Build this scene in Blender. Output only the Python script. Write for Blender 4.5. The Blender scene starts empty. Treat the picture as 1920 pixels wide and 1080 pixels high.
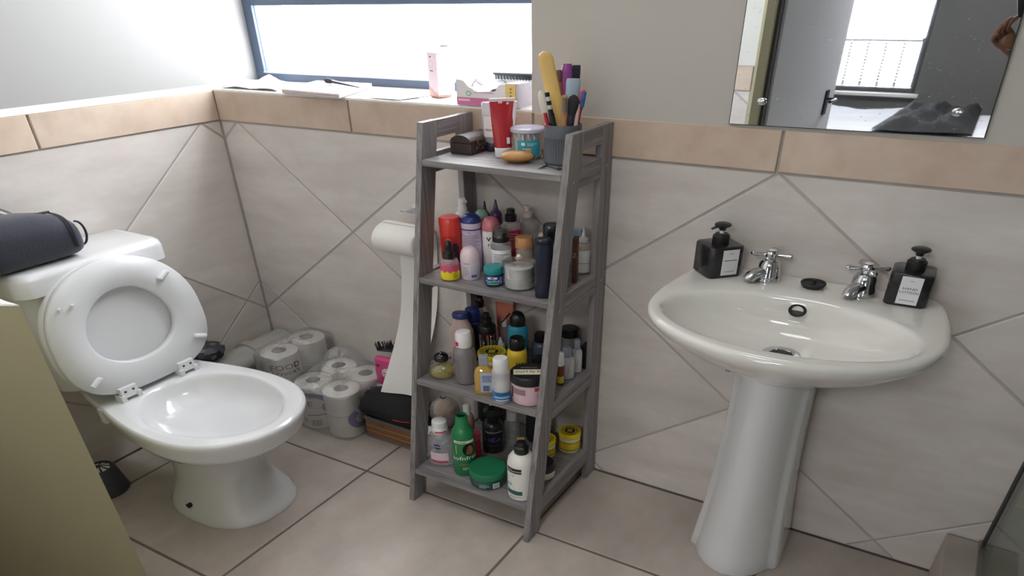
import bpy, bmesh, math, random
from mathutils import Vector, Matrix
random.seed(7)
scene = bpy.context.scene
col = scene.collection
PI = math.pi

# The room is laid out in metres (X along the back wall, Y towards it, Z up) and every
# vertex is carried through SC, the proportions that the photograph shows.
SC = (1.15, 1.1265, 0.7694)
def tw(p): return Vector((p[0]*SC[0], p[1]*SC[1], p[2]*SC[2]))

# ------------------------------------------------------------------ camera
cd = bpy.data.cameras.new('camera'); cam = bpy.data.objects.new('camera', cd); col.objects.link(cam)
right = Vector((0.86236635, 0.50615706, -0.0113718)); down = Vector((0.29722888, -0.52433204, -0.7979542)); fwd = Vector((-0.40985275, 0.68474882, -0.6026108))
cl = tw((1.7646, -1.4014, 1.5037))
cam.matrix_world = Matrix(((right.x, -down.x, -fwd.x, cl.x), (right.y, -down.y, -fwd.y, cl.y), (right.z, -down.z, -fwd.z, cl.z), (0, 0, 0, 1)))
cd.sensor_fit = 'HORIZONTAL'; cd.sensor_width = 36.0; cd.lens = 1272.99/1920*36
cd.shift_x = (960-989.06)/1920; cd.shift_y = (949.53-540)/1920
cd.clip_start = 0.01; cd.clip_end = 200
scene.camera = cam

# ------------------------------------------------------------------ sky, daylight portals, exposure
W = bpy.data.worlds.new('overcast_sky'); scene.world = W; W.use_nodes = True
bg = W.node_tree.nodes['Background']; bg.inputs[0].default_value = (0.92, 0.96, 1.0, 1); bg.inputs[1].default_value = 8.5; LAMP1, BEDROOM_FILL = 4.0, 20.0
def portal(name, loc, sx, sy, rot):
    l = bpy.data.lights.new(name, 'AREA'); l.shape = 'RECTANGLE'; l.size = sx; l.size_y = sy
    l.cycles.is_portal = True
    o = bpy.data.objects.new(name, l); col.objects.link(o); o.location = tw(loc); o.rotation_euler = rot
portal('window_portal', (0.48, 0.215, 1.72), 1.0*SC[0], 1.0*SC[2], (-PI/2, 0, 0))
portal('bedroom_portal', (0.75, -4.36, 1.40), 1.3*SC[0], 1.5*SC[2], (PI/2, 0, 0))
vs = scene.view_settings; scene.display_settings.display_device = 'sRGB'
vs.view_transform = 'Standard'; vs.look = 'None'; vs.gamma = 1; vs.use_curve_mapping = False; vs.exposure = 0.88
scene.cycles.use_denoising = True
scene.cycles.max_bounces = 10; scene.cycles.diffuse_bounces = 6; scene.cycles.glossy_bounces = 5; scene.cycles.transmission_bounces = 6; scene.cycles.transparent_max_bounces = 16
scene.cycles.caustics_reflective = False; scene.cycles.caustics_refractive = False
scene.cycles.sample_clamp_indirect = 8

# ------------------------------------------------------------------ materials
def lin(c):
    o = []
    for v in c[:3]:
        v /= 255.0
        o.append(v/12.92 if v <= .04045 else ((v+.055)/1.055)**2.4)
    return (*o, 1)
MATS = {}
def mat(name, rgb, rough=.5, metal=0, var=.06, scale=40, bump=0, coat=0, stretch=None, spec=.5, trans=0, sheen=0):
    if name in MATS: return MATS[name]
    m = bpy.data.materials.new(name); m.use_nodes = True; nt = m.node_tree; b = nt.nodes['Principled BSDF']
    N = nt.nodes.new; L = nt.links.new
    tc = N('ShaderNodeTexCoord'); mp = N('ShaderNodeMapping'); oi = N('ShaderNodeObjectInfo'); nz = N('ShaderNodeTexNoise')
    mul = N('ShaderNodeMath'); mul.operation = 'MULTIPLY'; mul.inputs[1].default_value = 37
    L(oi.outputs['Random'], mul.inputs[0]); L(tc.outputs['Object'], mp.inputs['Vector']); L(mul.outputs[0], mp.inputs['Location'])
    if stretch: mp.inputs['Scale'].default_value = stretch
    L(mp.outputs[0], nz.inputs['Vector']); nz.inputs['Scale'].default_value = scale; nz.inputs['Detail'].default_value = 5
    mx = N('ShaderNodeMix'); mx.data_type = 'RGBA'
    c = lin(rgb); mx.inputs['A'].default_value = tuple(v*(1-var) for v in c[:3])+(1,); mx.inputs['B'].default_value = tuple(min(1, v*(1+var)) for v in c[:3])+(1,)
    L(nz.outputs['Fac'], mx.inputs['Factor']); L(mx.outputs['Result'], b.inputs['Base Color'])
    b.inputs['Roughness'].default_value = rough; b.inputs['Metallic'].default_value = metal
    b.inputs['Specular IOR Level'].default_value = spec; b.inputs['Coat Weight'].default_value = coat; b.inputs['Coat Roughness'].default_value = .05
    if trans: b.inputs['Transmission Weight'].default_value = trans
    if sheen: b.inputs['Sheen Weight'].default_value = sheen
    if bump:
        bp = N('ShaderNodeBump'); bp.inputs['Strength'].default_value = bump; bp.inputs['Distance'].default_value = .003
        L(nz.outputs['Fac'], bp.inputs['Height']); L(bp.outputs[0], b.inputs['Normal'])
    MATS[name] = m
    return m
def clear(name, rgb=(255, 255, 255), body=.12, gloss=.14, rough=.05, tint=None, bump=0):
    """thin clear plastic or glass: see-through, a little milky, glossy"""
    if name in MATS: return MATS[name]
    m = bpy.data.materials.new(name); m.use_nodes = True; nt = m.node_tree; nt.nodes.clear()
    N = nt.nodes.new; L = nt.links.new
    out = N('ShaderNodeOutputMaterial'); tr = N('ShaderNodeBsdfTransparent'); df = N('ShaderNodeBsdfDiffuse'); gl = N('ShaderNodeBsdfGlossy')
    m1 = N('ShaderNodeMixShader'); m2 = N('ShaderNodeMixShader'); lw = N('ShaderNodeLayerWeight'); lw.inputs['Blend'].default_value = .35
    tr.inputs[0].default_value = lin(tint or (255, 255, 255)); df.inputs[0].default_value = lin(rgb); gl.inputs['Roughness'].default_value = rough
    nz = N('ShaderNodeTexNoise'); nz.inputs['Scale'].default_value = 30
    m1.inputs[0].default_value = body
    L(tr.outputs[0], m1.inputs[1]); L(df.outputs[0], m1.inputs[2])
    mm = N('ShaderNodeMath'); mm.operation = 'MULTIPLY_ADD'; mm.inputs[1].default_value = gloss*2.2; mm.inputs[2].default_value = gloss*.3
    L(lw.outputs['Facing'], mm.inputs[0]); L(mm.outputs[0], m2.inputs[0]); L(m1.outputs[0], m2.inputs[1]); L(gl.outputs[0], m2.inputs[2]); L(m2.outputs[0], out.inputs[0])
    if bump:
        bp = N('ShaderNodeBump'); bp.inputs['Strength'].default_value = bump; bp.inputs['Distance'].default_value = .01
        L(nz.outputs['Fac'], bp.inputs['Height']); L(bp.outputs[0], gl.inputs['Normal'])
    MATS[name] = m
    return m
def tile_mat(name, c1, c2, c3, scale, ang, rough=.35, big=3.0):
    m = bpy.data.materials.new(name); m.use_nodes = True; nt = m.node_tree; b = nt.nodes['Principled BSDF']; N = nt.nodes.new; L = nt.links.new
    tc = N('ShaderNodeTexCoord'); oi = N('ShaderNodeObjectInfo'); mul = N('ShaderNodeMath'); mul.operation = 'MULTIPLY'; mul.inputs[1].default_value = 53
    mp = N('ShaderNodeMapping'); mp.inputs['Rotation'].default_value = ang; mp.inputs['Scale'].default_value = scale
    L(oi.outputs['Random'], mul.inputs[0]); L(tc.outputs['Object'], mp.inputs[0]); L(mul.outputs[0], mp.inputs['Location'])
    n1 = N('ShaderNodeTexNoise'); n1.inputs['Scale'].default_value = big; n1.inputs['Detail'].default_value = 7; n1.inputs['Roughness'].default_value = .62; L(mp.outputs[0], n1.inputs[0])
    n2 = N('ShaderNodeTexNoise'); n2.inputs['Scale'].default_value = 14; n2.inputs['Detail'].default_value = 6; L(tc.outputs['Object'], n2.inputs[0])
    r = N('ShaderNodeValToRGB'); r.color_ramp.elements[0].position = .32; r.color_ramp.elements[0].color = lin(c1); r.color_ramp.elements[1].position = .68; r.color_ramp.elements[1].color = lin(c2)
    L(n1.outputs['Fac'], r.inputs[0])
    r2 = N('ShaderNodeValToRGB'); r2.color_ramp.elements[0].position = .52; r2.color_ramp.elements[0].color = (0, 0, 0, 1); r2.color_ramp.elements[1].position = .75; r2.color_ramp.elements[1].color = (.6, .6, .6, 1); L(n2.outputs['Fac'], r2.inputs[0])
    mx = N('ShaderNodeMix'); mx.data_type = 'RGBA'; L(r2.outputs[0], mx.inputs['Factor']); L(r.outputs[0], mx.inputs['A']); mx.inputs['B'].default_value = lin(c3)
    hv = N('ShaderNodeHueSaturation'); hm = N('ShaderNodeMapRange'); hm.inputs['To Min'].default_value = .94; hm.inputs['To Max'].default_value = 1.05; L(oi.outputs['Random'], hm.inputs[0]); L(hm.outputs[0], hv.inputs['Value']); L(mx.outputs['Result'], hv.inputs['Color'])
    L(hv.outputs[0], b.inputs['Base Color']); b.inputs['Roughness'].default_value = rough
    bp = N('ShaderNodeBump'); bp.inputs['Strength'].default_value = .12; bp.inputs['Distance'].default_value = .002; L(n2.outputs['Fac'], bp.inputs['Height']); L(bp.outputs[0], b.inputs['Normal'])
    return m
def wood_mat(name, axis):
    m = bpy.data.materials.new(name); m.use_nodes = True; nt = m.node_tree; b = nt.nodes['Principled BSDF']; N = nt.nodes.new; L = nt.links.new
    tc = N('ShaderNodeTexCoord'); oi = N('ShaderNodeObjectInfo'); mul = N('ShaderNodeMath'); mul.operation = 'MULTIPLY'; mul.inputs[1].default_value = 11
    mp = N('ShaderNodeMapping'); s = [95, 95, 95]; s[axis] = 3.5; mp.inputs['Scale'].default_value = s
    L(oi.outputs['Random'], mul.inputs[0]); L(tc.outputs['Object'], mp.inputs[0]); L(mul.outputs[0], mp.inputs['Location'])
    n1 = N('ShaderNodeTexNoise'); n1.inputs['Scale'].default_value = 1.0; n1.inputs['Detail'].default_value = 6; n1.inputs['Roughness'].default_value = .7; n1.inputs['Distortion'].default_value = .4; L(mp.outputs[0], n1.inputs[0])
    r = N('ShaderNodeValToRGB'); e = r.color_ramp.elements; e[0].position = .28; e[0].color = lin((92, 88, 90)); e[1].position = .75; e[1].color = lin((166, 162, 164))
    mid = e.new(.5); mid.color = lin((134, 130, 132))
    L(n1.outputs['Fac'], r.inputs[0]); L(r.outputs[0], b.inputs['Base Color']); b.inputs['Roughness'].default_value = .5
    bp = N('ShaderNodeBump'); bp.inputs['Strength'].default_value = .25; bp.inputs['Distance'].default_value = .001; L(n1.outputs['Fac'], bp.inputs['Height']); L(bp.outputs[0], b.inputs['Normal'])
    return m

# ------------------------------------------------------------------ mesh helpers
class MB:
    def __init__(s): s.v = []; s.f = []; s.m = []
    def add(s, vs, fs, mi=0):
        n = len(s.v); s.v += [tuple(p) for p in vs]; s.f += [tuple(i+n for i in f) for f in fs]; s.m += [mi]*len(fs); return s
    def box(s, a, b, mi=0):
        x0, y0, z0 = a; x1, y1, z1 = b
        return s.add([(x0, y0, z0), (x1, y0, z0), (x1, y1, z0), (x0, y1, z0), (x0, y0, z1), (x1, y0, z1), (x1, y1, z1), (x0, y1, z1)],
                     [(0, 3, 2, 1), (4, 5, 6, 7), (0, 1, 5, 4), (1, 2, 6, 5), (2, 3, 7, 6), (3, 0, 4, 7)], mi)
    def rings(s, rings, cap0=True, cap1=True, mi=0, closed=True):
        n = len(rings[0]); vs = [p for r in rings for p in r]; fs = []
        for k in range(len(rings)-1):
            for i in range(n if closed else n-1):
                j = (i+1) % n; fs.append((k*n+i, k*n+j, (k+1)*n+j, (k+1)*n+i))
        if cap0: fs.append(tuple(reversed(range(n))))
        if cap1: fs.append(tuple(range((len(rings)-1)*n, len(rings)*n)))
        return s.add(vs, fs, mi)
    def lathe(s, c, prof, n=28, sx=1, sy=1, rz=0, mi=0, cap0=True, cap1=True, p=2.0):
        R = []
        for r, z in prof:
            ring = []
            for i in range(n):
                t = 2*PI*i/n; ct, st = math.cos(t), math.sin(t)
                if p != 2.0:
                    k = (abs(ct)**p+abs(st)**p)**(-1/p); ct *= k; st *= k
                x, y = r*ct*sx, r*st*sy
                ring.append((c[0]+x*math.cos(rz)-y*math.sin(rz), c[1]+x*math.sin(rz)+y*math.cos(rz), c[2]+z))
            R.append(ring)
        return s.rings(R, cap0, cap1, mi)
    def prism(s, poly, z0, z1, mi=0, bev=0):
        if bev:
            cx = sum(p[0] for p in poly)/len(poly); cy = sum(p[1] for p in poly)/len(poly)
            sh = lambda k: [(cx+(p[0]-cx)*k, cy+(p[1]-cy)*k) for p in poly]
            d = max(abs(p[0]-cx) for p in poly); k = 1-bev/d
            R = [[(*p, z0) for p in sh(k)], [(*p, z0+bev) for p in poly], [(*p, z1-bev) for p in poly], [(*p, z1) for p in sh(k)]]
        else: R = [[(*p, z0) for p in poly], [(*p, z1) for p in poly]]
        return s.rings(R, mi=mi)
    def tube(s, pts, rad, n=10, mi=0, cap=True):
        pts = [Vector(p) for p in pts]; R = []; up = None
        for i, p in enumerate(pts):
            d = (pts[min(i+1, len(pts)-1)]-pts[max(i-1, 0)]).normalized()
            if up is None:
                up = Vector((0, 0, 1)) if abs(d.z) < .9 else Vector((1, 0, 0))
            a = d.cross(up).normalized(); b = a.cross(d).normalized(); up = b
            r = rad[i] if isinstance(rad, (list, tuple)) else rad
            R.append([p+a*(r*math.cos(2*PI*k/n))+b*(r*math.sin(2*PI*k/n)) for k in range(n)])
        return s.rings([[tuple(q) for q in r] for r in R], cap, cap, mi)
    def obox(s, c, ax, half, mi=0):
        """oriented box: centre, three axis vectors, half sizes"""
        c = Vector(c); A = [Vector(a).normalized()*h for a, h in zip(ax, half)]
        vs = [c+A[0]*i+A[1]*j+A[2]*k for k in (-1, 1) for (i, j) in ((-1, -1), (1, -1), (1, 1), (-1, 1))]
        return s.add(vs, [(0, 3, 2, 1), (4, 5, 6, 7), (0, 1, 5, 4), (1, 2, 6, 5), (2, 3, 7, 6), (3, 0, 4, 7)], mi)
    def ell(s, c, r, n=20, m=12, rz=0, mi=0, jit=0, rnd=None):
        R = []
        for k in range(1, m):
            ph = -PI/2+PI*k/m; ring = []
            for i in range(n):
                t = 2*PI*i/n; j = 1+(rnd.uniform(-jit, jit) if jit else 0)
                x, y, z = r[0]*math.cos(ph)*math.cos(t)*j, r[1]*math.cos(ph)*math.sin(t)*j, r[2]*math.sin(ph)*j
                ring.append((c[0]+x*math.cos(rz)-y*math.sin(rz), c[1]+x*math.sin(rz)+y*math.cos(rz), c[2]+z))
            R.append(ring)
        return s.rings(R, mi=mi)
    def grid(s, P, mi=0):
        n = len(P[0]); vs = [p for r in P for p in r]; fs = [(k*n+i, k*n+i+1, (k+1)*n+i+1, (k+1)*n+i) for k in range(len(P)-1) for i in range(n-1)]
        return s.add(vs, fs, mi)
    def patch(s, c, r, a0, a1, z0, z1, mi=0, n=10, r1=None, sx=1, sy=1):
        r1 = r if r1 is None else r1; P = []
        for k, (zz, rr) in enumerate(((z0, r), (z1, r1))):
            P.append([(c[0]+rr*math.cos(a0+(a1-a0)*i/n)*sx, c[1]+rr*math.sin(a0+(a1-a0)*i/n)*sy, c[2]+zz) for i in range(n+1)])
        return s.grid(P, mi)
    def disc(s, c, r, n=28, mi=0, r0=0, sx=1, sy=1):
        if r0:
            return s.rings([[(c[0]+q*math.cos(2*PI*i/n)*sx, c[1]+q*math.sin(2*PI*i/n)*sy, c[2]) for i in range(n)] for q in (r, r0)], False, False, mi)
        return s.add([(c[0]+r*math.cos(2*PI*i/n)*sx, c[1]+r*math.sin(2*PI*i/n)*sy, c[2]) for i in range(n)], [tuple(range(n))], mi)
    def text_plane(s, txt, o, u, v, size, mi=0):
        vs, fs = text2d(txt); o, u, v = Vector(o), Vector(u).normalized()*size, Vector(v).normalized()*size
        return s.add([o+u*x+v*y for x, y in vs], fs, mi)
    def text_cyl(s, txt, c, r, ang, z, size, mi=0, kx=1, slant=0, vert=False):
        vs, fs = text2d(txt); out = []
        for x, y in vs:
            if vert: x, y = -y, x
            out.append((c[0]+r*math.cos(ang+x*kx*size/r), c[1]+r*math.sin(ang+x*kx*size/r), c[2]+z+y*size+slant*x*size))
        return s.add(out, fs, mi)
    def lines_cyl(s, c, r, a0, a1, z0, z1, n, mi=0, seed=1):
        g = random.Random(seed); h = (z1-z0)/n
        for i in range(n):
            e = a0+(a1-a0)*g.uniform(.55, 1); s.patch(c, r, a0, e, z0+h*(i+.3), z0+h*(i+.62), mi, 4)
        return s
TXT = {}
def text2d(t):
    if t in TXT: return TXT[t]
    cu = bpy.data.curves.new('lettering', 'FONT'); cu.body = t; cu.align_x = 'CENTER'; cu.align_y = 'CENTER'; cu.resolution_u = 2; cu.fill_mode = 'FRONT'
    o = bpy.data.objects.new('lettering', cu); col.objects.link(o)
    me = o.to_mesh(); vs = [(v.co.x, v.co.y) for v in me.vertices]; fs = [tuple(p.vertices) for p in me.polygons]
    o.to_mesh_clear(); bpy.data.objects.remove(o); bpy.data.curves.remove(cu)
    TXT[t] = (vs, fs); return TXT[t]
ORG = {}
def put(name, mb, mats, parent=None, smooth=True, ang=35, origin=None, bevel=0, label=None, fix=True):
    """link the collected shapes as ONE mesh object, its origin at the bottom centre"""
    if not isinstance(mats, (list, tuple)): mats = [mats]
    xs, ys, zs = zip(*mb.v)
    o0 = Vector(origin) if origin else Vector(((min(xs)+max(xs))/2, (min(ys)+max(ys))/2, min(zs)))
    so = tw(o0)
    me = bpy.data.meshes.new(name); me.from_pydata([tuple(tw(p)-so) for p in mb.v], [], mb.f)
    for m in mats: me.materials.append(m)
    me.polygons.foreach_set('material_index', mb.m)
    if fix:
        bm = bmesh.new(); bm.from_mesh(me); bmesh.ops.recalc_face_normals(bm, faces=bm.faces); bm.to_mesh(me); bm.free()
    me.polygons.foreach_set('use_smooth', [smooth]*len(me.polygons))
    if smooth: me.set_sharp_from_angle(angle=math.radians(ang))
    me.update()
    o = bpy.data.objects.new(name, me); col.objects.link(o); ORG[o.name] = so
    if parent is not None:
        o.parent = parent; o.location = so-ORG[parent.name]
    else: o.location = so
    if bevel:
        b = o.modifiers.new('bevel', 'BEVEL'); b.width = bevel; b.segments = 3; b.limit_method = 'ANGLE'; b.angle_limit = math.radians(40)
        b.harden_normals = False
    if label: o['label'] = label
    return o
def thing(name, label, cat, loc, group=None):
    o = bpy.data.objects.new(name, None); col.objects.link(o); o.empty_display_size = .05
    so = tw(loc); o.location = so; ORG[o.name] = so; o['label'] = label; o['category'] = cat
    if group: o['group'] = group
    return o
def tag(o, label, cat, group=None):
    o['label'] = label; o['category'] = cat
    if group: o['group'] = group
    return o
def struct(o): o['kind'] = 'structure'; return o
def camdir(x, y): return math.atan2(-1.4014-y, 1.7646-x)
# ------------------------------------------------------------------ the bathroom shell
HB, BT, D, T = 1.1127, 0.1042, 0.70711, 0.5007
ZT = HB+BT
m_cream = mat('cream_paint', (216, 215, 210), .75, var=.025, scale=6, bump=.05)
m_cream_dk = mat('cream_paint_darkened', (164, 163, 162), .75, var=.025, scale=6, bump=.05)  # cream paint darkened on the left wall to offset strong window light
m_greige = mat('greige_paint', (192, 188, 182), .7, var=.04, scale=5, bump=.05)
m_olive = mat('olive_paint', (172, 167, 136), .7, var=.06, scale=7, bump=.06)
m_white = mat('white_plaster', (236, 234, 230), .8, var=.04, scale=14, bump=.1)
m_grout = mat('wall_grout', (180, 175, 171), .9, var=.12, scale=30, bump=.1)
m_fgrout = mat('floor_grout', (116, 106, 100), .9, var=.2, scale=25, bump=.1)
m_wtile = tile_mat('wall_tile', (202, 195, 190), (223, 217, 213), (210, 196, 189), (1, 1, 4.5), (.5, .6, 0), .32)
m_btile = tile_mat('border_tile', (192, 170, 152), (210, 191, 175), (184, 161, 143), (1, 1, 1.5), (0, 0, 0), .4, 6)
m_ftile = tile_mat('floor_tile', (176, 166, 158), (204, 195, 187), (190, 172, 163), (1.5, 1, 1), (0, 0, .4), .38, 4)

def clip(poly, nx, ny, c):
    """keep nx*x+ny*y <= c"""
    out = []
    for i, p in enumerate(poly):
        q = poly[(i+1) % len(poly)]; a = nx*p[0]+ny*p[1]-c; b = nx*q[0]+ny*q[1]-c
        if a <= 0: out.append(p)
        if a*b < 0: t = a/(a-b); out.append((p[0]+(q[0]-p[0])*t, p[1]+(q[1]-p[1])*t))
    return out
def inset(poly, g):
    out = poly; n = len(poly)
    for i in range(n):
        p, q = poly[i], poly[(i+1) % n]; dx, dy = q[0]-p[0], q[1]-p[1]; l = math.hypot(dx, dy)
        if l < 1e-6: continue
        nx, ny = dy/l, -dx/l
        out = clip(out, nx, ny, nx*p[0]+ny*p[1]-g)
        if len(out) < 3: return []
    return out
def area(p): return abs(sum(p[i][0]*p[(i+1) % len(p)][1]-p[(i+1) % len(p)][0]*p[i][1] for i in range(len(p)))/2)
PIECES = {}
def piece(parent, to3, poly, mt, key, th=.006, proud=-.0012, name='tile'):
    """one tile: polygon in wall coordinates, chamfered edge; alike tiles share their mesh"""
    if len(poly) < 3 or area(poly) < 1.5e-4: return None
    cx = sum(p[0] for p in poly)/len(poly); cy = sum(p[1] for p in poly)/len(poly)
    k = (key, tuple((round(p[0]-cx, 3), round(p[1]-cy, 3)) for p in poly))
    so = tw(to3(cx, cy, 0))
    if k in PIECES:
        o = PIECES[k].copy(); col.objects.link(o); o.parent = parent; o.location = so-ORG[parent.name]; return o
    fr = inset(poly, .0015)
    if len(fr) != len(poly): fr = [(cx+(p[0]-cx)*.985, cy+(p[1]-cy)*.985) for p in poly]
    mb = MB(); mb.rings([[to3(u, v, -th) for u, v in poly], [to3(u, v, proud-.001) for u, v in poly], [to3(u, v, proud) for u, v in fr]], cap0=False)
    o = put(name, mb, mt, parent, smooth=False, origin=to3(cx, cy, 0)); PIECES[k] = o; return o
G = .0029
def tile_wall(parent, to3, u0, ua, ub, za, zb, key, bj, b0, b1):
    for i in range(-4, 8):
        for j in range(-1, 4):
            for cu, cz in ((u0+(i+.5)*D, HB-j*D), (u0+i*D, HB-(j+.5)*D)):
                h = D/2; po = [(cu-h, cz), (cu, cz-h), (cu+h, cz), (cu, cz+h)]
                po = clip(po, 1, 0, ub); po = clip(po, -1, 0, -ua) if po else po
                po = clip(po, 0, 1, zb) if po else po; po = clip(po, 0, -1, -za) if po else po
                if len(po) > 2: piece(parent, to3, inset(po, G), m_wtile, key)
    k = bj
    while k > b0: k -= .502
    while k < b1:
        a, b = max(k, b0), min(k+.502, b1)
        if b-a > .02: piece(parent, to3, inset([(a, HB), (b, HB), (b, ZT), (a, ZT)], G), m_btile, key+'b', .008, .003, 'border_tile')
        k += .502

ZC = 2.5
# floor
mb = MB().box((-.15, -1.40, -.06), (2.9, .2, -.003)); floor = struct(put('floor', mb, m_fgrout, smooth=False, origin=(1, -.5, -.06)))
fx0, fy0 = .6284, -.310
for i in range(-3, 6):
    for j in range(-1, 4):
        a, b = max(fx0+i*T, 0), min(fx0+(i+1)*T, 2.88); c, d = max(fy0-(j+1)*T, -1.39), min(fy0-j*T, 0)
        if b-a > .01 and d-c > .01: piece(floor, lambda u, v, w: (u, v, w), inset([(a, c), (b, c), (b, d), (a, d)], .0035), m_ftile, 'f')
# back wall: tiled below, painted above, window recess at its left end
XR = .967; YF = .16
mb = MB().box((-.15, .003, 0), (2.9, .30, ZT-.004), 0).box((XR, 0, ZT-.004), (2.9, .30, ZC), 1).box((-.15, .0, 2.2), (XR, .30, ZC), 1)
wall_back = struct(put('wall_back', mb, [m_grout, m_greige], smooth=False, origin=(1, .2, 0)))
tile_wall(wall_back, lambda u, v, w: (u, -w, v), .0635, 0, 2.03, 0, HB, 'B', .469, 0, 2.03)
# left wall
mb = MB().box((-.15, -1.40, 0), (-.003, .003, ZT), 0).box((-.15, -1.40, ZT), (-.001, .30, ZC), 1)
wall_left = struct(put('wall_left', mb, [m_grout, m_cream_dk], smooth=False, origin=(-.1, -.5, 0)))
tile_wall(wall_left, lambda u, v, w: (w, -u, v), .0635, 0, 1.25, 0, HB, 'L', .495, 0, 1.25)
mb = MB().rings([[(.0025, -1.25, ZT-.002), (.0025, -1.25, ZT+.002), (-.001, -1.25, ZT+.019), (-.006, -1.25, ZT)], [(.0025, .0, ZT-.002), (.0025, .0, ZT+.002), (-.001, .0, ZT+.019), (-.006, 0, ZT)]])
struct(put('trim_1', mb, m_white, smooth=False))
# front wall with the doorway the camera stands in
mb = MB().box((-.15, -1.40, 0), (1.085, -1.253, ZT), 0).box((-.15, -1.40, ZT), (1.09, -1.251, ZC), 1).box((1.085, -1.395, 0), (1.0935, -1.25, 2.05), 2)
wall_front = struct(put('wall_front', mb, [m_grout, m_cream, m_olive], smooth=False, origin=(.5, -1.3, 0)))
tile_wall(wall_front, lambda u, v, w: (u, -1.25+w, v), .32, .45, 1.085, 0, HB, 'F', .60, .45, 1.085)
mb = MB().box((2.10, -1.40, 0), (2.9, -1.25, ZC)).box((1.09, -1.40, 2.05), (2.10, -1.25, ZC))
struct(put('wall_door', mb, m_olive, smooth=False))
struct(put('wall_right', MB().box((2.88, -1.40, 0), (2.98, .3, ZC)), m_cream, smooth=False))
struct(put('ceiling', MB().box((-.15, -1.40, ZC), (2.98, .3, ZC+.1)), m_white, smooth=False))
# ceiling lamp, and an added fill light for the bedroom
def lamp(x, y, w, power, label):
    t = thing('ceiling_light', label, 'ceiling light', (x, y, ZC-.05)); mb = MB(); mb.lathe((x, y, ZC), [(w*1.06, -.001), (w*1.06, -.030), (w, -.034)], 36); put('lamp_rim', mb, m_white, t)
    e = bpy.data.materials.new('lamp_diffuser'); e.use_nodes = True; bs = e.node_tree.nodes['Principled BSDF']; bs.inputs['Emission Color'].default_value = (1, .985, .96, 1); bs.inputs['Emission Strength'].default_value = power
    mb = MB(); mb.lathe((x, y, ZC), [(w*.98, -.0345), (w*.9, -.042), (w*.5, -.046), (.001, -.047)], 36); put('diffuser', mb, e, t)
lamp(1.35, -.62, .17, LAMP1, 'round white ceiling light above the basin side of the bathroom')
lamp(1.6, -2.7, .25, BEDROOM_FILL, 'round white fill light added to the bedroom ceiling, unseen')  # unseen light added to lift the dim bedroom in the mirror
# low partition wall beside the toilet, its end cut at a slant
P0 = (.571, -.910); mb = MB().prism([P0, (0, -.910), (0, -1.185), (.080, -1.185)], 0, .944)
struct(put('wall_partition', mb, m_olive, smooth=False))
g = random.Random(3); R = []
for k in range(13):   # ragged white plaster left along the top
    t = k/12; R.append((.571-.45*t, -.910-.0001, .944+.006*(t > .02)+g.uniform(0, .004)))
mb = MB()
fr = [(P0[0]-.182*k/12, P0[1]-.102*k/12, .944) for k in range(13)]
bk = [(P0[0]-.40*k/12, P0[1]-.001, .944) for k in range(13)]
mb.rings([[(*fr[k][:2], .943), (*bk[k][:2], .943), (bk[k][0], bk[k][1], .9465+g.uniform(-.001, .0035)), (fr[k][0]*.8+bk[k][0]*.2, fr[k][1]*.8+bk[k][1]*.2, .9455+g.uniform(-.001, .003))] for k in range(13)])
struct(put('trim_2', mb, m_white, smooth=False))

# window in the recess
m_frame = mat('blue_grey_aluminium', (86, 100, 122), .45, var=.05)
m_bead = mat('pale_glazing_bead', (196, 202, 212), .5)
m_pane = clear('window_glass', body=.0, gloss=.03)
zs = lambda y: 1.2215+.011*max(0, y)/YF
mb = MB().rings([[(x, .0, ZT-.004), (x, -.002, ZT-.001), (x, -.001, zs(0)), (x, .20, zs(.20)), (x, .20, ZT-.004)] for x in (-.02, XR)])
struct(put('trim_3', mb, m_white, smooth=False))
zb = zs(YF)-.003
mb = MB().box((-.03, YF, zb), (.030, YF+.022, 2.2)).box((.93, YF, zb), (XR+.03, YF+.022, 2.2))
mb.box((.030, YF, zb), (.93, YF+.022, 1.262)).box((.030, YF, 1.479), (.93, YF+.022, 1.515)).box((.030, YF, 2.16), (.93, YF+.022, 2.2))
win = struct(put('window_1', mb, m_frame, smooth=False, bevel=.002))
put('glazing_bead', MB().box((.030, YF-.002, 1.258), (.93, YF+.006, 1.2635)), m_bead, win, smooth=False)
for a, b in ((1.262, 1.479), (1.515, 2.16)):  # the upper pane is unseen, added to let more daylight in
    put('window_pane', MB().box((.030, YF+.008, a), (.93, YF+.012, b)), m_pane, win, smooth=False)

# shower: tiled kerb, aluminium channel, dark seal, glass screen
m_alu = mat('brushed_aluminium', (176, 170, 162), .35, 1, var=.08)
m_seal = mat('black_rubber', (38, 38, 42), .6)
kerb = struct(put('trim_4', MB().box((1.955, -1.25, 0), (2.030, -.003, .160)), m_fgrout, smooth=False, origin=(1.99, -.6, 0)))
for a, b in ((-.004, -.335), (-.335, -.835), (-.835, -1.25)):
    piece(kerb, lambda u, v, w: (u, v, .160+w), inset([(1.950, b), (2.034, b), (2.034, a), (1.950, a)], .003), m_ftile, 'k1', .004, .003)
    piece(kerb, lambda u, v, w: (1.955-w, u, v), inset([(b, 0), (a, 0), (a, .158), (b, .158)], .003), m_ftile, 'k2', .004, .003)
sc_ = thing('shower_screen', 'glass shower screen in an aluminium channel at the right edge', 'shower screen', (2.03, -.6, .163))
put('wall_channel', MB().box((2.024, -.012, .164), (2.036, -.001, 2.0)), m_alu, sc_, smooth=False)
put('floor_channel', MB().box((2.010, -1.24, .1632), (2.030, -.012, .178)), m_alu, sc_, smooth=False)
put('seal', MB().box((2.015, -.035, .178), (2.026, -.012, 2.0)), m_seal, sc_, smooth=False)
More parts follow.
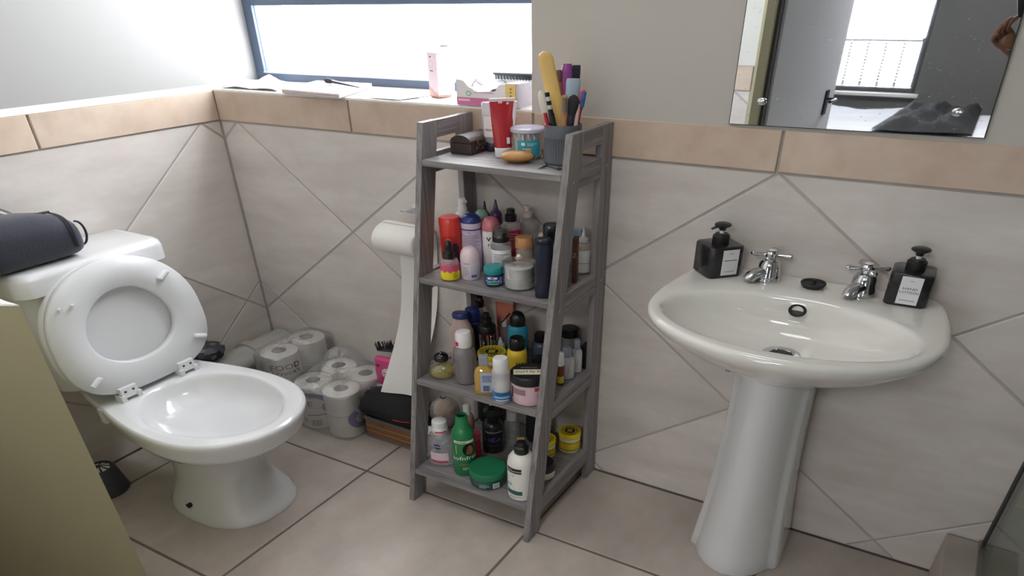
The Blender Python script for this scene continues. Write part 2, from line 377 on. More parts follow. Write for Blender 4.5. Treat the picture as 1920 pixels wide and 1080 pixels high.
put('glass_pane', MB().box((2.017, -1.24, .178), (2.023, -.035, 2.0)), clear('shower_glass', (205, 215, 205), .06, .2, tint=(232, 240, 235)), sc_, smooth=False)
for i, (a, b) in enumerate(((2.035, 2.45), (2.455, 2.87))):
    for j in range(4):
        piece(wall_back, lambda u, v, w: (u, -w, v), inset([(a, .3*j), (b, .3*j), (b, .3*j+.297), (a, .3*j+.297)], .003), m_wtile, 's')
# ------------------------------------------------------------------ the bedroom that the mirror shows
m_dark = mat('dark_grey_paint', (108, 108, 106), .6, var=.05, scale=5)
m_door = mat('grey_door_paint', (196, 198, 206), .45, var=.03)
m_black = mat('black_metal', (30, 30, 32), .35, .6)
m_sheet = mat('white_cotton', (205, 207, 214), .85, var=.03, scale=12, bump=.1)
m_cloth = mat('black_cloth', (17, 18, 22), .85, var=.25, scale=30, bump=.4)
YB = -4.30
mb = MB().box((-.8, YB-.12, 0), (.1, YB, ZC)).box((1.335, YB-.12, 0), (3.2, YB, ZC)).box((.1, YB-.12, 0), (1.335, YB, .70)).box((.1, YB-.12, 2.15), (1.335, YB, ZC))
struct(put('wall_bedroom', mb, m_dark, smooth=False))
struct(put('wall_bedroom_left', MB().box((-.9, YB, 0), (-.8, -1.40, ZC)), m_cream, smooth=False))
struct(put('wall_bedroom_right', MB().box((3.1, YB, 0), (3.2, -1.40, ZC)), m_cream, smooth=False))
struct(put('floor_bedroom', MB().box((-.9, YB-.12, -.06), (3.2, -1.40, 0)), mat('bedroom_floor', (150, 138, 124), .5), smooth=False))
struct(put('ceiling_bedroom', MB().box((-.9, YB-.12, ZC), (3.2, -1.40, ZC+.1)), m_white, smooth=False))
struct(put('wall_door_bedroom', MB().box((-.9, -1.42, 0), (1.06, -1.40, ZC)).box((2.13, -1.42, 0), (3.2, -1.40, ZC)), m_dark, smooth=False))
mb = MB().box((1.0935, -1.425, 0), (1.103, -1.388, 2.05)).box((1.06, -1.43, 0), (1.103, -1.42, 2.05))
struct(put('trim_5', mb, mat('dark_door_frame', (58, 58, 60), .5), smooth=False))
# open door leaf
h0 = Vector((1.112, -1.432, 0)); dv = Vector((.075, -.80, 0)).normalized(); nv = Vector((-dv.y, dv.x, 0))
door = struct(put('door_1', MB().obox(h0+dv*.40-nv*.02+Vector((0, 0, 1.02)), (dv, nv, (0, 0, 1)), (.40, .02, 1.01)), m_door, smooth=False, bevel=.002))
hp = h0+dv*.685+nv*.003+Vector((0, 0, .945))
mb = MB().obox(hp, (dv, nv, (0, 0, 1)), (.020, .003, .065)); plate = put('handle_plate', mb, m_black, door, smooth=False)
hb = hp+Vector((0, 0, .02)); mb = MB().tube([hb, hb+nv*.035, hb+nv*.042-dv*.02, hb+nv*.042-dv*.10], .008, 8); put('handle', mb, m_black, plate)
# far window with blind
mb = MB()
for a, b in (((.1, YB-.10, .70), (.13, YB-.05, 2.15)), ((1.305, YB-.10, .70), (1.335, YB-.05, 2.15)), ((.13, YB-.10, .70), (1.305, YB-.05, .74)), ((.13, YB-.10, 2.11), (1.305, YB-.05, 2.15)), ((.70, YB-.10, .74), (.72, YB-.05, 2.11))): mb.box(a, b)
w2 = struct(put('window_2', mb, mat('dark_window_frame', (52, 54, 58), .5), smooth=False))
put('window_pane', MB().box((.13, YB-.08, .74), (1.305, YB-.075, 2.11)), m_pane, w2, smooth=False)
struct(put('trim_6', MB().box((.08, YB-.01, .675), (1.36, YB+.04, .70)), m_white, smooth=False))
bl = thing('window_blind', 'white horizontal slat blind in the bedroom window, seen in the mirror', 'blind', (.72, YB-.03, .75))
m_slat = mat('translucent_white_slat', (240, 242, 245), .5)
first = None
for k in range(52):
    z = .765+.026*k
    if first is None:
        c = Vector((.72, YB-.03, z)); first = put('slat', MB().obox(c, ((1, 0, 0), (0, 1, .75), (0, -.75, 1)), (.575, .010, .0006)), m_slat, bl, smooth=False)
    else:
        o = first.copy(); col.objects.link(o); o.parent = bl; o.location = first.location+Vector((0, 0, .026*k*SC[2]))
# balcony rail outside
rl = thing('balcony_railing', 'thin metal balcony railing outside the bedroom window, seen in the mirror', 'railing', (.7, -4.9, .0))
put('top_rail', MB().box((-.4, -4.92, 1.070), (2.2, -4.89, 1.105)), m_black, rl, smooth=False)
put('bottom_rail', MB().box((-.4, -4.92, .10), (2.2, -4.89, .12)), m_black, rl, smooth=False)
first = None
for k in range(22):
    x = -.35+.115*k
    if first is None: first = put('baluster', MB().box((x-.010, -4.916, .12), (x+.010, -4.896, 1.075)), m_black, rl, smooth=False)
    else:
        o = first.copy(); col.objects.link(o); o.parent = rl; o.location = first.location+Vector((.115*k*SC[0], 0, 0))
# bed, sheet, dark garment
bed = thing('bed', 'bed with rumpled white sheets in the bedroom, seen in the mirror', 'bed', (1.2, -3.3, 0))
put('bed_base', MB().box((-.3, -3.85, .05), (2.3, -2.35, .32)), mat('bed_base_fabric', (90, 88, 92), .8), bed, smooth=False, bevel=.01)
g = random.Random(11); P = []
for j in range(26):
    y = -3.87+1.55*j/25; row = []
    for i in range(50):
        x = -.32+2.64*i/49
        z = .655+.014*math.sin(9*x+3*y)*math.sin(7*y+2*x)+.010*math.sin(23*y+9*x)+g.uniform(-.005, .005)
        if i in (0, 49) or j in (0, 25): z = .33
        row.append((x, y, z))
    P.append(row)
put('mattress', MB().box((-.3, -3.85, .32), (2.3, -2.36, .62)), m_sheet, bed, smooth=False, bevel=.02)
put('sheet', MB().grid(P), m_sheet, bed, ang=80)
g = random.Random(5); P = []
for j in range(22):
    row = []
    for i in range(30):
        u, v = i/29, j/21; x = 1.30+.44*u+(.06*(1-v)) * (1-u); y = -3.82+1.0*v+.03*math.sin(5*u)
        e = min(1, min(u, 1-u, v, 1-v)*9); z = .683+e*(.045+.016*math.sin(14*u+5*v)+.014*math.sin(19*v-6*u)+g.uniform(-.012, .012))
        row.append((x, y, z))
    P.append(row)
tag(put('dark_garment', MB().grid(P), m_cloth, ang=80), 'crumpled black garment lying on the white bed, seen in the mirror', 'garment')
# ------------------------------------------------------------------ ladder shelf
wx, wy, wz = wood_mat('grey_wood_x', 0), wood_mat('grey_wood_y', 1), wood_mat('grey_wood_z', 2)
m_screw = mat('screw_steel', (170, 170, 172), .3, 1)
SX0, SX1, ST, SY = .808, 1.152, .0145, -.005
lf = lambda z: -.357+.177*z/1.207        # front edge of the slanted front legs
Z1, Z2, Z3, Z4 = 1.112, .782, .454, .127
sh = thing('ladder_shelf', 'tall grey wood-grain ladder shelf with four tiers full of toiletries', 'shelf', (.98, -.18, 0))
def ypoly(name, x0, x1, pts, m):
    mb = MB(); mb.rings([[(x0, y, z) for y, z in pts], [(x1, y, z) for y, z in pts]]); return put(name, mb, m, sh, smooth=False, bevel=.0012)
for x0, x1 in ((SX0, SX0+ST), (SX1-ST, SX1)):
    ypoly('front_leg', x0, x1, [(lf(0), 0), (lf(0)+.052, 0), (lf(1.207)+.050, 1.207), (lf(1.207), 1.207)], wz)
    ypoly('back_leg', x0, x1, [(SY-.048, 0), (SY, 0), (SY, 1.207), (SY-.048, 1.207)], wz)
    e = .001
    for nm, za, zb in (('handle_rail', 1.160, 1.206), ('side_rail', 1.068, 1.124), ('side_rail', Z2-.052, Z2+.006), ('side_rail', Z3-.052, Z3+.006), ('side_rail', Z4-.052, Z4+.006)):
        o = ypoly(nm, x0+.0005, x1-.0005, [(lf(za)+.051, za), (SY-.049, za), (SY-.049, zb), (lf(zb)+.051, zb)], wy)
        if nm == 'side_rail' and x1 == SX1:
            for yy, zz in ((lf(za)+.026, za+.022), (SY-.024, za+.030)):
                mb = MB(); mb.tube([(SX1-.001, yy, zz), (SX1+.0012, yy, zz)], .0042, 12); put('screw', mb, m_screw, o)
for z in (Z1, Z2, Z3, Z4):
    ypoly('shelf_board', SX0+ST+.0004, SX1-ST-.0004, [(lf(z)-.001, z-.017), (SY-.004, z-.017), (SY-.004, z), (lf(z)-.001, z)], wx)

# ------------------------------------------------------------------ toilet
m_porc = mat('white_porcelain', (224, 225, 228), .10, var=.01, coat=.5, scale=4)
m_pl = mat('white_seat_plastic', (220, 221, 224), .28, var=.01)
m_hole = mat('dark_hole', (40, 40, 40), .6)
TY = -.5625
half = [(.045, .10), (.10, .113), (.2, .136), (.3, .163), (.38, .176), (.46, .180), (.54, .168), (.60, .135), (.64, .085), (.658, .04), (.662, 0)]
def upper(th, cx):
    """distance from (cx,TY) to the rim outline in direction th"""
    poly = [(x, w) for x, w in half]; c, s_ = math.cos(th), abs(math.sin(th)); best = .3
    pts = [(half[0][0], 0)]+poly
    for (x0, w0), (x1, w1) in zip(pts, pts[1:]):
        a, b = x0-cx, w0; dx, dy = x1-x0, w1-w0; den = c*dy-s_*dx
        if abs(den) < 1e-9: continue
        t = (a*dy-b*dx)/den; u = (a*s_-b*c)/den
        if t > 0 and -1e-6 <= u <= 1+1e-6: best = t; break
    return best
N = 64; CX = .40
TH = [2*PI*i/N for i in range(N)]
RU = [upper(t, CX) for t in TH]
for _ in range(2): RU = [(RU[i-1]+2*RU[i]+RU[(i+1) % N])/4 for i in range(N)]
def ringU(k, z, dx=0, off=0): return [(CX+dx+(r*k+off)*math.cos(t), TY+(r*k+off)*math.sin(t), z) for r, t in zip(RU, TH)]
def ringS(xa, xb, w, z, p=2.4):
    o = []; c = (xa+xb)/2; lx = (xb-xa)/2
    for t in TH:
        ct, st = math.cos(t), math.sin(t); k = (abs(ct)**p+abs(st)**p)**(-1/p); o.append((c+lx*ct*k, TY+w*st*k, z))
    return o
def mixr(a, b, k): return [tuple(p*(1-k)+q*k for p, q in zip(u, v)) for u, v in zip(a, b)]
toi = thing('toilet', 'white ceramic close-coupled toilet with its seat raised', 'toilet', (.35, TY, 0))
base = ringS(.245, .568, .128, 0)
w1 = ringS(.275, .50, .092, .13); w2 = ringS(.262, .492, .088, .20); w3 = ringS(.245, .515, .100, .25)
R = [base, ringS(.245, .568, .128, .012), ringS(.255, .555, .120, .035), ringS(.268, .524, .104, .08), w1, w2, w3,
     mixr(w3, ringU(.80, .295), .55), ringU(.86, .300, -.01), ringU(.925, .325), ringU(.96, .338), ringU(.962, .344), ringU(.978, .362), ringU(1, .385), ringU(1, .394), ringU(.99, .400), ringU(.965, .4025)]
put('pedestal_bowl', MB().rings(R, cap1=False), m_porc, toi, ang=50)
def ringI(k, z, dx=0):    # inside opening
    o = []
    for t in TH:
        a = .195 if math.cos(t) > 0 else .165; o.append((.425+dx+a*k*math.cos(t), TY+.140*k*math.sin(t), z))
    return o
R = [ringU(.965, .4025), mixr(ringU(.93, .4028), ringI(1.05, .4028), .5), ringI(1.03, .402), ringI(1, .398), ringI(.97, .385), ringI(.90, .36, -.004), ringI(.78, .335, -.008), ringI(.6, .318, -.012), ringI(.3, .308, -.02), ringI(.05, .306, -.02)]
put('bowl_interior', MB().rings(R, cap0=False), m_porc, toi, ang=60)
mb = MB(); mb.tube([(.395, -.6845, .052), (.3955, -.672, .052)], .0075, 14); put('bolt_hole', mb, m_hole, toi)
def rrect(xa, xb, ya, yb, r, z, fr=None, n=8):
    o = []
    for cx, cy, a0, rr in ((xb-(fr or r), yb-(fr or r), 0, fr or r), (xa+r, yb-r, PI/2, r), (xa+r, ya+r, PI, r), (xb-(fr or r), ya+(fr or r), 1.5*PI, fr or r)):
        for k in range(n+1): o.append((cx+rr*math.cos(a0+PI/2*k/n), cy+rr*math.sin(a0+PI/2*k/n), z))
    return o
def bulge(R, xa, xb, amt): return [(x+amt*max(0, (x-xa)/(xb-xa))*(1-((y-TY)/.18)**2), y, z) for x, y, z in R]
def crr(dx, dy, z, xb=.150): return bulge(rrect(.006, xb-dx, TY-.168+dy, TY+.168-dy, .015, z, .045), 0, .15, .022)
put('cistern', MB().rings([crr(.03, .035, .405), crr(.012, .016, .42), crr(.008, .010, .46), crr(0, .002, .60), crr(0, 0, .762)]), m_porc, toi, ang=50)
def lrr(d, z): return bulge(rrect(.004+d*.3, .176-d, TY-.180+d, TY+.180-d, .012, z, .028), 0, .17, .026)
lid = put('cistern_lid', MB().rings([lrr(.004, .764), lrr(0, .768), lrr(0, .812), lrr(.004, .826), lrr(.012, .833), lrr(.02, .8348)]), m_porc, toi, ang=50)
mb = MB(); mb.lathe((.082, -.552, .8345), [(.024, 0), (.024, .002), (.020, .0038), (.002, .004)], 24); put('flush_button', mb, mat('yellowed_plastic', (222, 214, 176), .35), lid)
# raised seat and cover leaning back on the cistern
A0 = Vector((.243, TY, .418)); up = Vector((-.044, 0, .417)).normalized(); nx = up.cross(Vector((0, 1, 0))).normalized()
if nx.x < 0: nx = -nx
def egg(t, L=.415, Wd=.186, inner=False):
    # t around; s along up (0 hinge .. L top)
    if inner: return (.205+.118*math.sin(t), .107*math.cos(t)*(1-.10*math.sin(t)))
    k = 2.35; c, s_ = math.cos(t), math.sin(t); q = (abs(c)**k+abs(s_)**k)**(-1/k)
    lo = 2.9 if s_ < 0 else 2.1; q = (abs(c)**lo+abs(s_)**lo)**(-1/lo)
    return (L/2+L/2*s_*q, Wd*c*q*(1-.05*s_))
def sp(s_, w, d): p = A0+up*s_+nx*d; return (p.x, p.y+w, p.z)
n = 56; tt = [2*PI*i/n for i in range(n)]
def er(inner, off, d):
    o = []
    for t in tt:
        s_, w = egg(t, inner=inner); c = .205; l = math.hypot(s_-c, w); k = (l+off)/l; o.append(sp(c+(s_-c)*k, w*k, d))
    return o
seat = put('seat_ring', MB().rings([er(0, -.004, -.010), er(0, 0, -.005), er(0, 0, .004), er(0, -.003, .008), er(1, .004, .009), er(1, 0, .006), er(1, -.001, -.006), er(1, .004, -.010), er(0, -.004, -.010)], cap0=False, cap1=False), m_pl, toi, ang=85)
for s_, w, a in ((.318, .118, .62), (.075, -.136, .62), (.085, .148, -.42)):
    c = A0+up*s_+nx*.012+Vector((0, w, 0)); ua = Vector((0, 1, 0))*math.cos(a)*-1+up*math.sin(a)*-1
    mb = MB(); ax = ua.normalized(); p0, p1 = c-ax*.017, c+ax*.017
    mb.tube([p0, p0+ax*.003, p1-ax*.003, p1], [.004, .0075, .0075, .004], 10); put('bumper', mb, m_pl, seat)
for w in (-.105, -.135):
    c = A0+up*.317+nx*.011+Vector((0, w, 0)); mb = MB(); mb.tube([c, c+nx*.008], .0045, 8); put('bumper_stub', mb, m_pl, seat)
put('seat_cover', MB().rings([er(0, -.008, -.034), er(0, -.001, -.030), er(0, 0, -.020), er(0, -.004, -.014)]), m_pl, toi, ang=50)
for w in (-.0795, .0795):
    hz = put('hinge', MB().obox(A0+nx*.012+up*.010+Vector((0, w, 0)), ((0, 1, 0), nx, up), (.021, .006, .018)), m_pl, toi, smooth=False, bevel=.002)
    for q in (-.010, .010):
        c = A0+nx*.0175+up*.014+Vector((0, w+q, 0)); mb = MB(); mb.tube([c, c+nx*.0015], .0032, 10); put('screw_hole', mb, m_hole, hz)
    for q in (-.020, .020):
        put('hinge_foot', MB().obox(Vector((.250, TY+w+q, .413)), ((1, 0, 0), (0, 1, 0), (0, 0, 1)), (.014, .006, .011)), m_pl, hz, smooth=False, bevel=.0015)
mb = MB(); mb.box((.225, TY-.150, .345), (.243, TY-.142, .398)); put('seat_bolt', mb, m_pl, toi, smooth=False, bevel=.002)

# ------------------------------------------------------------------ basin on its pedestal
m_bas = mat('ivory_porcelain', (232, 231, 227), .09, var=.01, coat=.5, scale=4)
BX = 1.583; BZ = .855
hb = [(-.004, 0), (-.004, .206), (-.03, .219), (-.07, .229), (-.12, .236), (-.17, .240), (-.22, .2405), (-.27, .232), (-.315, .209), (-.35, .172), (-.378, .125), (-.396, .075), (-.405, .03), (-.406, 0)]
def outl(th, cy=-.2):
    c, s_ = abs(math.cos(th)), math.sin(th); best = .2
    for (y0, w0), (y1, w1) in zip(hb, hb[1:]):
        a, b = w0, y0-cy; dx, dy = w1-w0, y1-y0; den = c*dy-s_*dx
        if abs(den) < 1e-9: continue
        t = (a*dy-b*dx)/den; u = (a*s_-b*c)/den
        if t > 0 and -1e-6 <= u <= 1+1e-6: best = t; break
    return best
NB = 80; TB = [2*PI*i/NB for i in range(NB)]; RB = [outl(t) for t in TB]
RB2 = [(RB[i-1]+2*RB[i]+RB[(i+1) % NB])/4 for i in range(NB)]
RB = [RB[i] if math.sin(TB[i]) > .4 else RB2[i] for i in range(NB)]
def rO(k, z, off=0, sy=1, dy=0):
    o = []
    for r, t in zip(RB, TB):
        y = -.2+dy+(r*k+off)*math.sin(t)*sy; o.append((BX+(r*k+off)*math.cos(t), min(y, -.0035), z))
    return o
def rIn(k, z, dy=0): return [(BX-.003+.207*k*math.cos(t), -.243+dy+.128*k*math.sin(t), z) for t in TB]
bas = thing('wash_basin', 'ivory ceramic pedestal wash basin fixed to the tiled wall', 'basin', (BX, -.2, 0))
R = [rO(.30, .690, dy=.02), rO(.42, .705, dy=.015), rO(.62, .742, dy=.01), rO(.80, .780), rO(.93, .812), rO(.985, .829), rO(1, .842), rO(.995, .851), rO(.975, .8555), rO(.955, .856),
     mixr(rO(.93, .8555), rIn(1.06, .8555), .55), rIn(1.03, .855), rIn(1.0, .8515), rIn(.975, .844), rIn(.94, .825, .004), rIn(.86, .795, .012), rIn(.70, .766, .025), rIn(.48, .748, .038), rIn(.25, .740, .048), rIn(.12, .737, .05)]
bowl = put('basin_bowl', MB().rings(R), m_bas, bas, ang=50)
m_chr = mat('chrome', (205, 205, 210), .10, 1, var=.03)
DC = (BX-.003, -.193, .7375)
mb = MB(); mb.lathe(DC, [(.033, 0), (.033, .0035), (.029, .005), (.022, .003), (.021, .001)], 32, cap1=False); dr = put('drain', mb, m_chr, bas)
mb = MB(); mb.lathe(DC, [(.021, 0), (.021, .0015), (.018, .002)], 28); put('drain_hole', mb, m_hole, dr)
oc = Vector((BX-.003, -.1215, .823)); on = Vector((0, -.9, .42)).normalized(); ou = Vector((1, 0, 0)); ov = on.cross(ou)
def oring(r, d): return [tuple(oc+on*d+(ou*math.cos(2*PI*i/28)+ov*math.sin(2*PI*i/28))*r) for i in range(28)]
ovf = put('overflow_ring', MB().rings([oring(.0155, -.006), oring(.0155, .003), oring(.0135, .004), oring(.0105, .002), oring(.0105, -.006)], False, False), m_seal, bas)
put('overflow_hole', MB().add(oring(.0108, -.003), [tuple(range(28))]), mat('brass_shade', (70, 60, 48), .4, .6), ovf)
# pedestal with a rounded front and two flutes
def ped(z, w, dp, wing):
    h = [(-.004, w*.92), (-.05, w*.97), (-dp*.55, w), (-dp*.66, w*.985), (-dp*.70, w*.93), (-dp*.70-.004, w*.83), (-dp*.76, w*.78), (-dp*.86, w*.63), (-dp*.94, w*.42), (-dp*.985, w*.2)]
    L_ = [(1.568-a, y, z) for y, a in h]+[(1.568, -dp, z)]+[(1.568+a, y, z) for y, a in reversed(h)]
    return L_
R = [ped(z, w, dp, 0) for z, w, dp in ((0, .099, .236), (.006, .100, .238), (.05, .096, .230), (.15, .088, .220), (.30, .079, .212), (.45, .0745, .210), (.58, .0725, .210), (.66, .0745, .214), (.72, .082, .222))]
put('pedestal', MB().rings(R), m_porc, bas, ang=60)
mb = MB(); mb.tube([(1.484, -.13, .720), (1.484, -.13, .628)], .007, 12).tube([(1.484, -.13, .640), (1.484, -.150, .632)], .006, 10); put('fixing_clip', mb, m_chr, bas)
mb = MB(); mb.tube([(1.658, -.13, .725), (1.658, -.13, .640)], .009, 12).tube([(1.658, -.13, .655), (1.656, -.152, .640)], .006, 10).lathe((1.682, -.12, .655), [(.020, 0), (.020, .012), (.012, .060)], 18); put('fixing_clip', mb, m_chr, bas)

def tap(x, y, rz, label):
    t = thing('basin_tap', label, 'tap', (x, y, BZ), 'chrome basin taps')
    mb = MB(); mb.lathe((x, y, BZ), [(.0235, .0005), (.024, .004), (.0215, .02), (.0205, .026), (.0195, .044), (.016, .054), (.009, .057), (.008, .062)], 24); put('tap_body', mb, m_chr, t)
    d = Vector((math.cos(rz), math.sin(rz), 0)); p = Vector((x, y, BZ))
    pts = [p+d*.008+Vector((0, 0, .024)), p+d*.024+Vector((0, 0, .0235)), p+d*.036+Vector((0, 0, .018)), p+d*.043+Vector((0, 0, .008))]
    mb = MB(); mb.tube(pts, [.0145, .0140, .0130, .0115], 16); put('spout', mb, m_chr, t)
    mb = MB(); mb.lathe((x, y, BZ), [(.010, .060), (.0115, .064), (.0115, .073), (.009, .078), (.004, .080)], 20)
    for k in range(4):
        a = rz+PI/4+k*PI/2; e = Vector((math.cos(a), math.sin(a), 0)); q = p+Vector((0, 0, .0685))
        mb.tube([q+e*.008, q+e*.017, q+e*.028, q+e*.034, q+e*.038], [.0045, .004, .0070, .0072, .003], 12)
    hd = put('cross_handle', mb, m_chr, t)
    mb = MB(); mb.lathe((x, y, BZ+.080), [(.0075, 0), (.0075, .0012), (.006, .0016)], 18); put('index_cap', mb, mat('white_enamel', (225, 225, 228), .3), hd)
tap(1.503, -.048, -PI*.62-.3, 'chrome basin tap with cross handle beside the black soap bottle at the left')
tap(1.668, -.046, -PI*.62, 'chrome basin tap with cross handle beside the black hand lotion bottle at the right')
pg = thing('sink_plug', 'black rubber sink plug lying between the two chrome taps', 'sink plug', (1.586, -.050, BZ+.001))
mb = MB(); mb.lathe((1.586, -.050, BZ+.001), [(.017, 0), (.020, .004), (.0225, .010), (.022, .013), (.019, .012), (.018, .009), (.002, .009)], 28); put('plug_body', mb, m_seal, pg)
mb = MB(); mb.lathe((1.586, -.050, BZ+.010), [(.004, 0), (.0035, .006), (.005, .009), (.0045, .012), (.002, .013)], 14); put('nub', mb, m_seal, pg)

# ------------------------------------------------------------------ mirror
mm = bpy.data.materials.new('mirror_silver'); mm.use_nodes = True; nt = mm.node_tree; b_ = nt.nodes['Principled BSDF']
b_.inputs['Base Color'].default_value = (.86, .88, .89, 1); b_.inputs['Metallic'].default_value = 1; b_.inputs['Roughness'].default_value = .015
tc = nt.nodes.new('ShaderNodeTexCoord'); n1 = nt.nodes.new('ShaderNodeTexNoise'); n1.inputs['Scale'].default_value = 120; n1.inputs['Detail'].default_value = 3
mp = nt.nodes.new('ShaderNodeMapping'); mp.inputs['Rotation'].default_value = (0, .5, 0); mp.inputs['Scale'].default_value = (1, 1, 2.5); nt.links.new(tc.outputs['Object'], mp.inputs[0]); nt.links.new(mp.outputs[0], n1.inputs[0])
rp = nt.nodes.new('ShaderNodeValToRGB'); rp.color_ramp.elements[0].position = .665; rp.color_ramp.elements[0].color = (0, 0, 0, 1); rp.color_ramp.elements[1].position = .78; rp.color_ramp.elements[1].color = (.55, .55, .55, 1)
nt.links.new(n1.outputs['Fac'], rp.inputs[0])
df = nt.nodes.new('ShaderNodeBsdfDiffuse'); df.inputs[0].default_value = (.7, .7, .7, 1); ms = nt.nodes.new('ShaderNodeMixShader'); out = nt.nodes['Material Output']
nt.links.new(rp.outputs[0], ms.inputs[0]); nt.links.new(b_.outputs[0], ms.inputs[1]); nt.links.new(df.outputs[0], ms.inputs[2]); nt.links.new(ms.outputs[0], out.inputs[0])
mi = thing('wall_mirror', 'frameless rectangular wall mirror fixed with chrome studs above the basin', 'mirror', (1.57, -.004, 1.222))
mb = MB(); mb.rings([[(1.3765, y, 1.222), (1.7735, y, 1.2275), (1.7545, y, 1.95), (1.3765, y, 1.95)] for y in (-.0012, -.0060)]); put('mirror_glass', mb, [mm], mi, smooth=False)
mb = MB(); mb.rings([[(1.375, y, 1.2205), (1.775, y, 1.226), (1.756, y, 1.9515), (1.375, y, 1.9515)] for y in (-.0005, -.0052)]); put('dark_edge', mb, m_seal, mi, smooth=False)
for x, z in ((1.427, 1.276), (1.727, 1.275), (1.427, 1.90), (1.727, 1.90)):
    mb = MB(); mb.tube([(x, -.006, z), (x, -.009, z), (x, -.012, z), (x, -.013, z)], [.0085, .0085, .006, .002], 18); put('stud', mb, m_chr, mi)
# ------------------------------------------------------------------ toiletries
def P(rgb, rough=.35, **k): return mat('plastic_%d_%d_%d_%d' % (*rgb, int(rough*100)), rgb, rough, var=.04, **k)
def ink(rgb): return mat('ink_%d_%d_%d' % rgb, rgb, .5, var=.03)
WHT, BLK, NAVY, PINK = P((238, 238, 240)), P((26, 26, 28), .3), P((38, 50, 110)), P((226, 120, 146))
IB, IW, IG = ink((30, 30, 32)), ink((240, 240, 242)), ink((120, 120, 124))
CLR = clear('clear_plastic', (236, 240, 244), .16, .16); CLG = clear('clear_glass', (240, 244, 246), .025, .24, .02); MILK = clear('milky_plastic', (232, 234, 238), .5, .12)
def cyl(r, z0, z1, b=.0018): return [(r-b, z0), (r, z0+b), (r, z1-b), (r-b, z1)]
def body(r, h, rn, sh=.02, b=.003):
    o = [(r-b, 0), (r, b), (r, h-sh)]
    for k in (.35, .65, .88, 1): o.append((r+(rn-r)*(1-math.cos(k*PI/2)) if False else rn+(r-rn)*math.cos(k*PI/2), h-sh+sh*math.sin(k*PI/2)*.999))
    return o
def dome(r, z0, z1, flat=.0): return [(r, z0)]+[(r*math.cos(k*PI/2/6)+flat*(1-math.cos(k*PI/12)), z0+(z1-z0)*math.sin(k*PI/2/6)) for k in range(1, 6)]+[(max(.0008, flat), z1)]
class Bt:
    def __init__(s, name, label, cat, x, y, z, group=None, **kw):
        s.c = (x, y, z+.0006); s.kw = kw; s.t = thing(name, label, cat, s.c, group); s.a = camdir(x, y)
    def part(s, pname, m, prof, parent=None, **k):
        d = dict(s.kw); d.update(k); n = d.pop('n', 28); mb = MB(); mb.lathe(s.c, prof, n, **d); return put(pname, mb, m, parent or s.t, ang=40)
    def label(s, m, r, z0, z1, w=.95, off=0, parent=None, name='label', n=12):
        mb = MB(); mb.patch(s.c, r+.0005, s.a+off-w, s.a+off+w, z0, z1, 0, n); return put(name, mb, m, parent or s.t, fix=False)
    def text(s, m, t, r, z, size, off=0, parent=None, **k):
        mb = MB(); mb.text_cyl(t, s.c, r+.0010, s.a+off, z, size, **k); return put('lettering', mb, m, parent or s.t, smooth=False, fix=False)
    def lines(s, m, r, z0, z1, n, w=.6, off=0, parent=None, seed=1):
        mb = MB(); mb.lines_cyl(s.c, r+.0010, s.a+off-w, s.a+off+w, z0, z1, n, seed=seed); return put('small_print', mb, m, parent or s.t, fix=False)
    def add(s, pname, m, mb, parent=None, **k): return put(pname, mb, m, parent or s.t, **k)

# ---------- second tier from the top
z = Z2
b = Bt('spray_can', 'red spray can with glossy red cap and dark purple leaf print, second tier', 'spray can', .857, -.163, z)
q = b.part('can', P((186, 44, 44), .3), cyl(.0235, 0, .118)); b.part('cap', P((214, 62, 54), .25), [(.0238, .112), (.0242, .118), (.0236, .160), (.021, .166), (.002, .1668)])
mb = MB(); g = random.Random(2)
for k in range(15):
    zz = .006+.086*k/15; w = .7*(1-.55*k/15); a = b.a+.35; mb.patch(b.c, .0240, a-w*g.uniform(.5, 1), a+w*g.uniform(.6, 1), zz, zz+.006)
b.add('leaf_print', ink((66, 40, 62)), mb, q, fix=False)
mb = MB(); mb.add([(b.c[0]+(.0246)*math.cos(b.a-.25+.22*math.cos(t)), b.c[1]+.0246*math.sin(b.a-.25+.22*math.cos(t)), b.c[2]+.101+.006*math.sin(t)) for t in [2*PI*i/20 for i in range(20)]]+[(b.c[0]+(.0246)*math.cos(b.a-.25+.17*math.cos(t)), b.c[1]+.0246*math.sin(b.a-.25+.17*math.cos(t)), b.c[2]+.101+.0047*math.sin(t)) for t in [2*PI*i/20 for i in range(20)]], [(i, (i+1) % 20, 20+(i+1) % 20, 20+i) for i in range(20)]); b.add('ring_mark', ink((235, 160, 150)), mb, q, fix=False)

b = Bt('dropper_bottle', 'small dropper bottle with pink and yellow label and black dropper cap', 'dropper bottle', .886, -.214, z)
q = b.part('bottle', clear('pinkish_clear', (235, 190, 200), .35, .14), body(.0205, .066, .010, .016)); 
q2 = b.part('yellow_label', P((236, 216, 40), .5), [(.0207, .004), (.0209, .005), (.0209, .030), (.0207, .031)], cap0=False, cap1=False)
mb = MB(); n = 30
top = [(b.c[0]+.0210*math.cos(2*PI*i/n), b.c[1]+.0210*math.sin(2*PI*i/n), b.c[2]+.048) for i in range(n)]; bot = [(b.c[0]+.0211*math.cos(2*PI*i/n), b.c[1]+.0211*math.sin(2*PI*i/n), b.c[2]+.027+(.006 if i % 3 == 0 else 0)) for i in range(n)]
mb.rings([bot, top], False, False); b.add('pink_label', P((214, 84, 118), .5), mb, fix=False)
b.lines(ink((150, 120, 20)), .0209, .008, .026, 6, .3, .55, seed=3)
b.part('dropper_cap', BLK, [(.0135, .062), (.0138, .064), (.0130, .082), (.0085, .086), (.0078, .090), (.0085, .094), (.0072, .110), (.004, .1165), (.001, .117)])

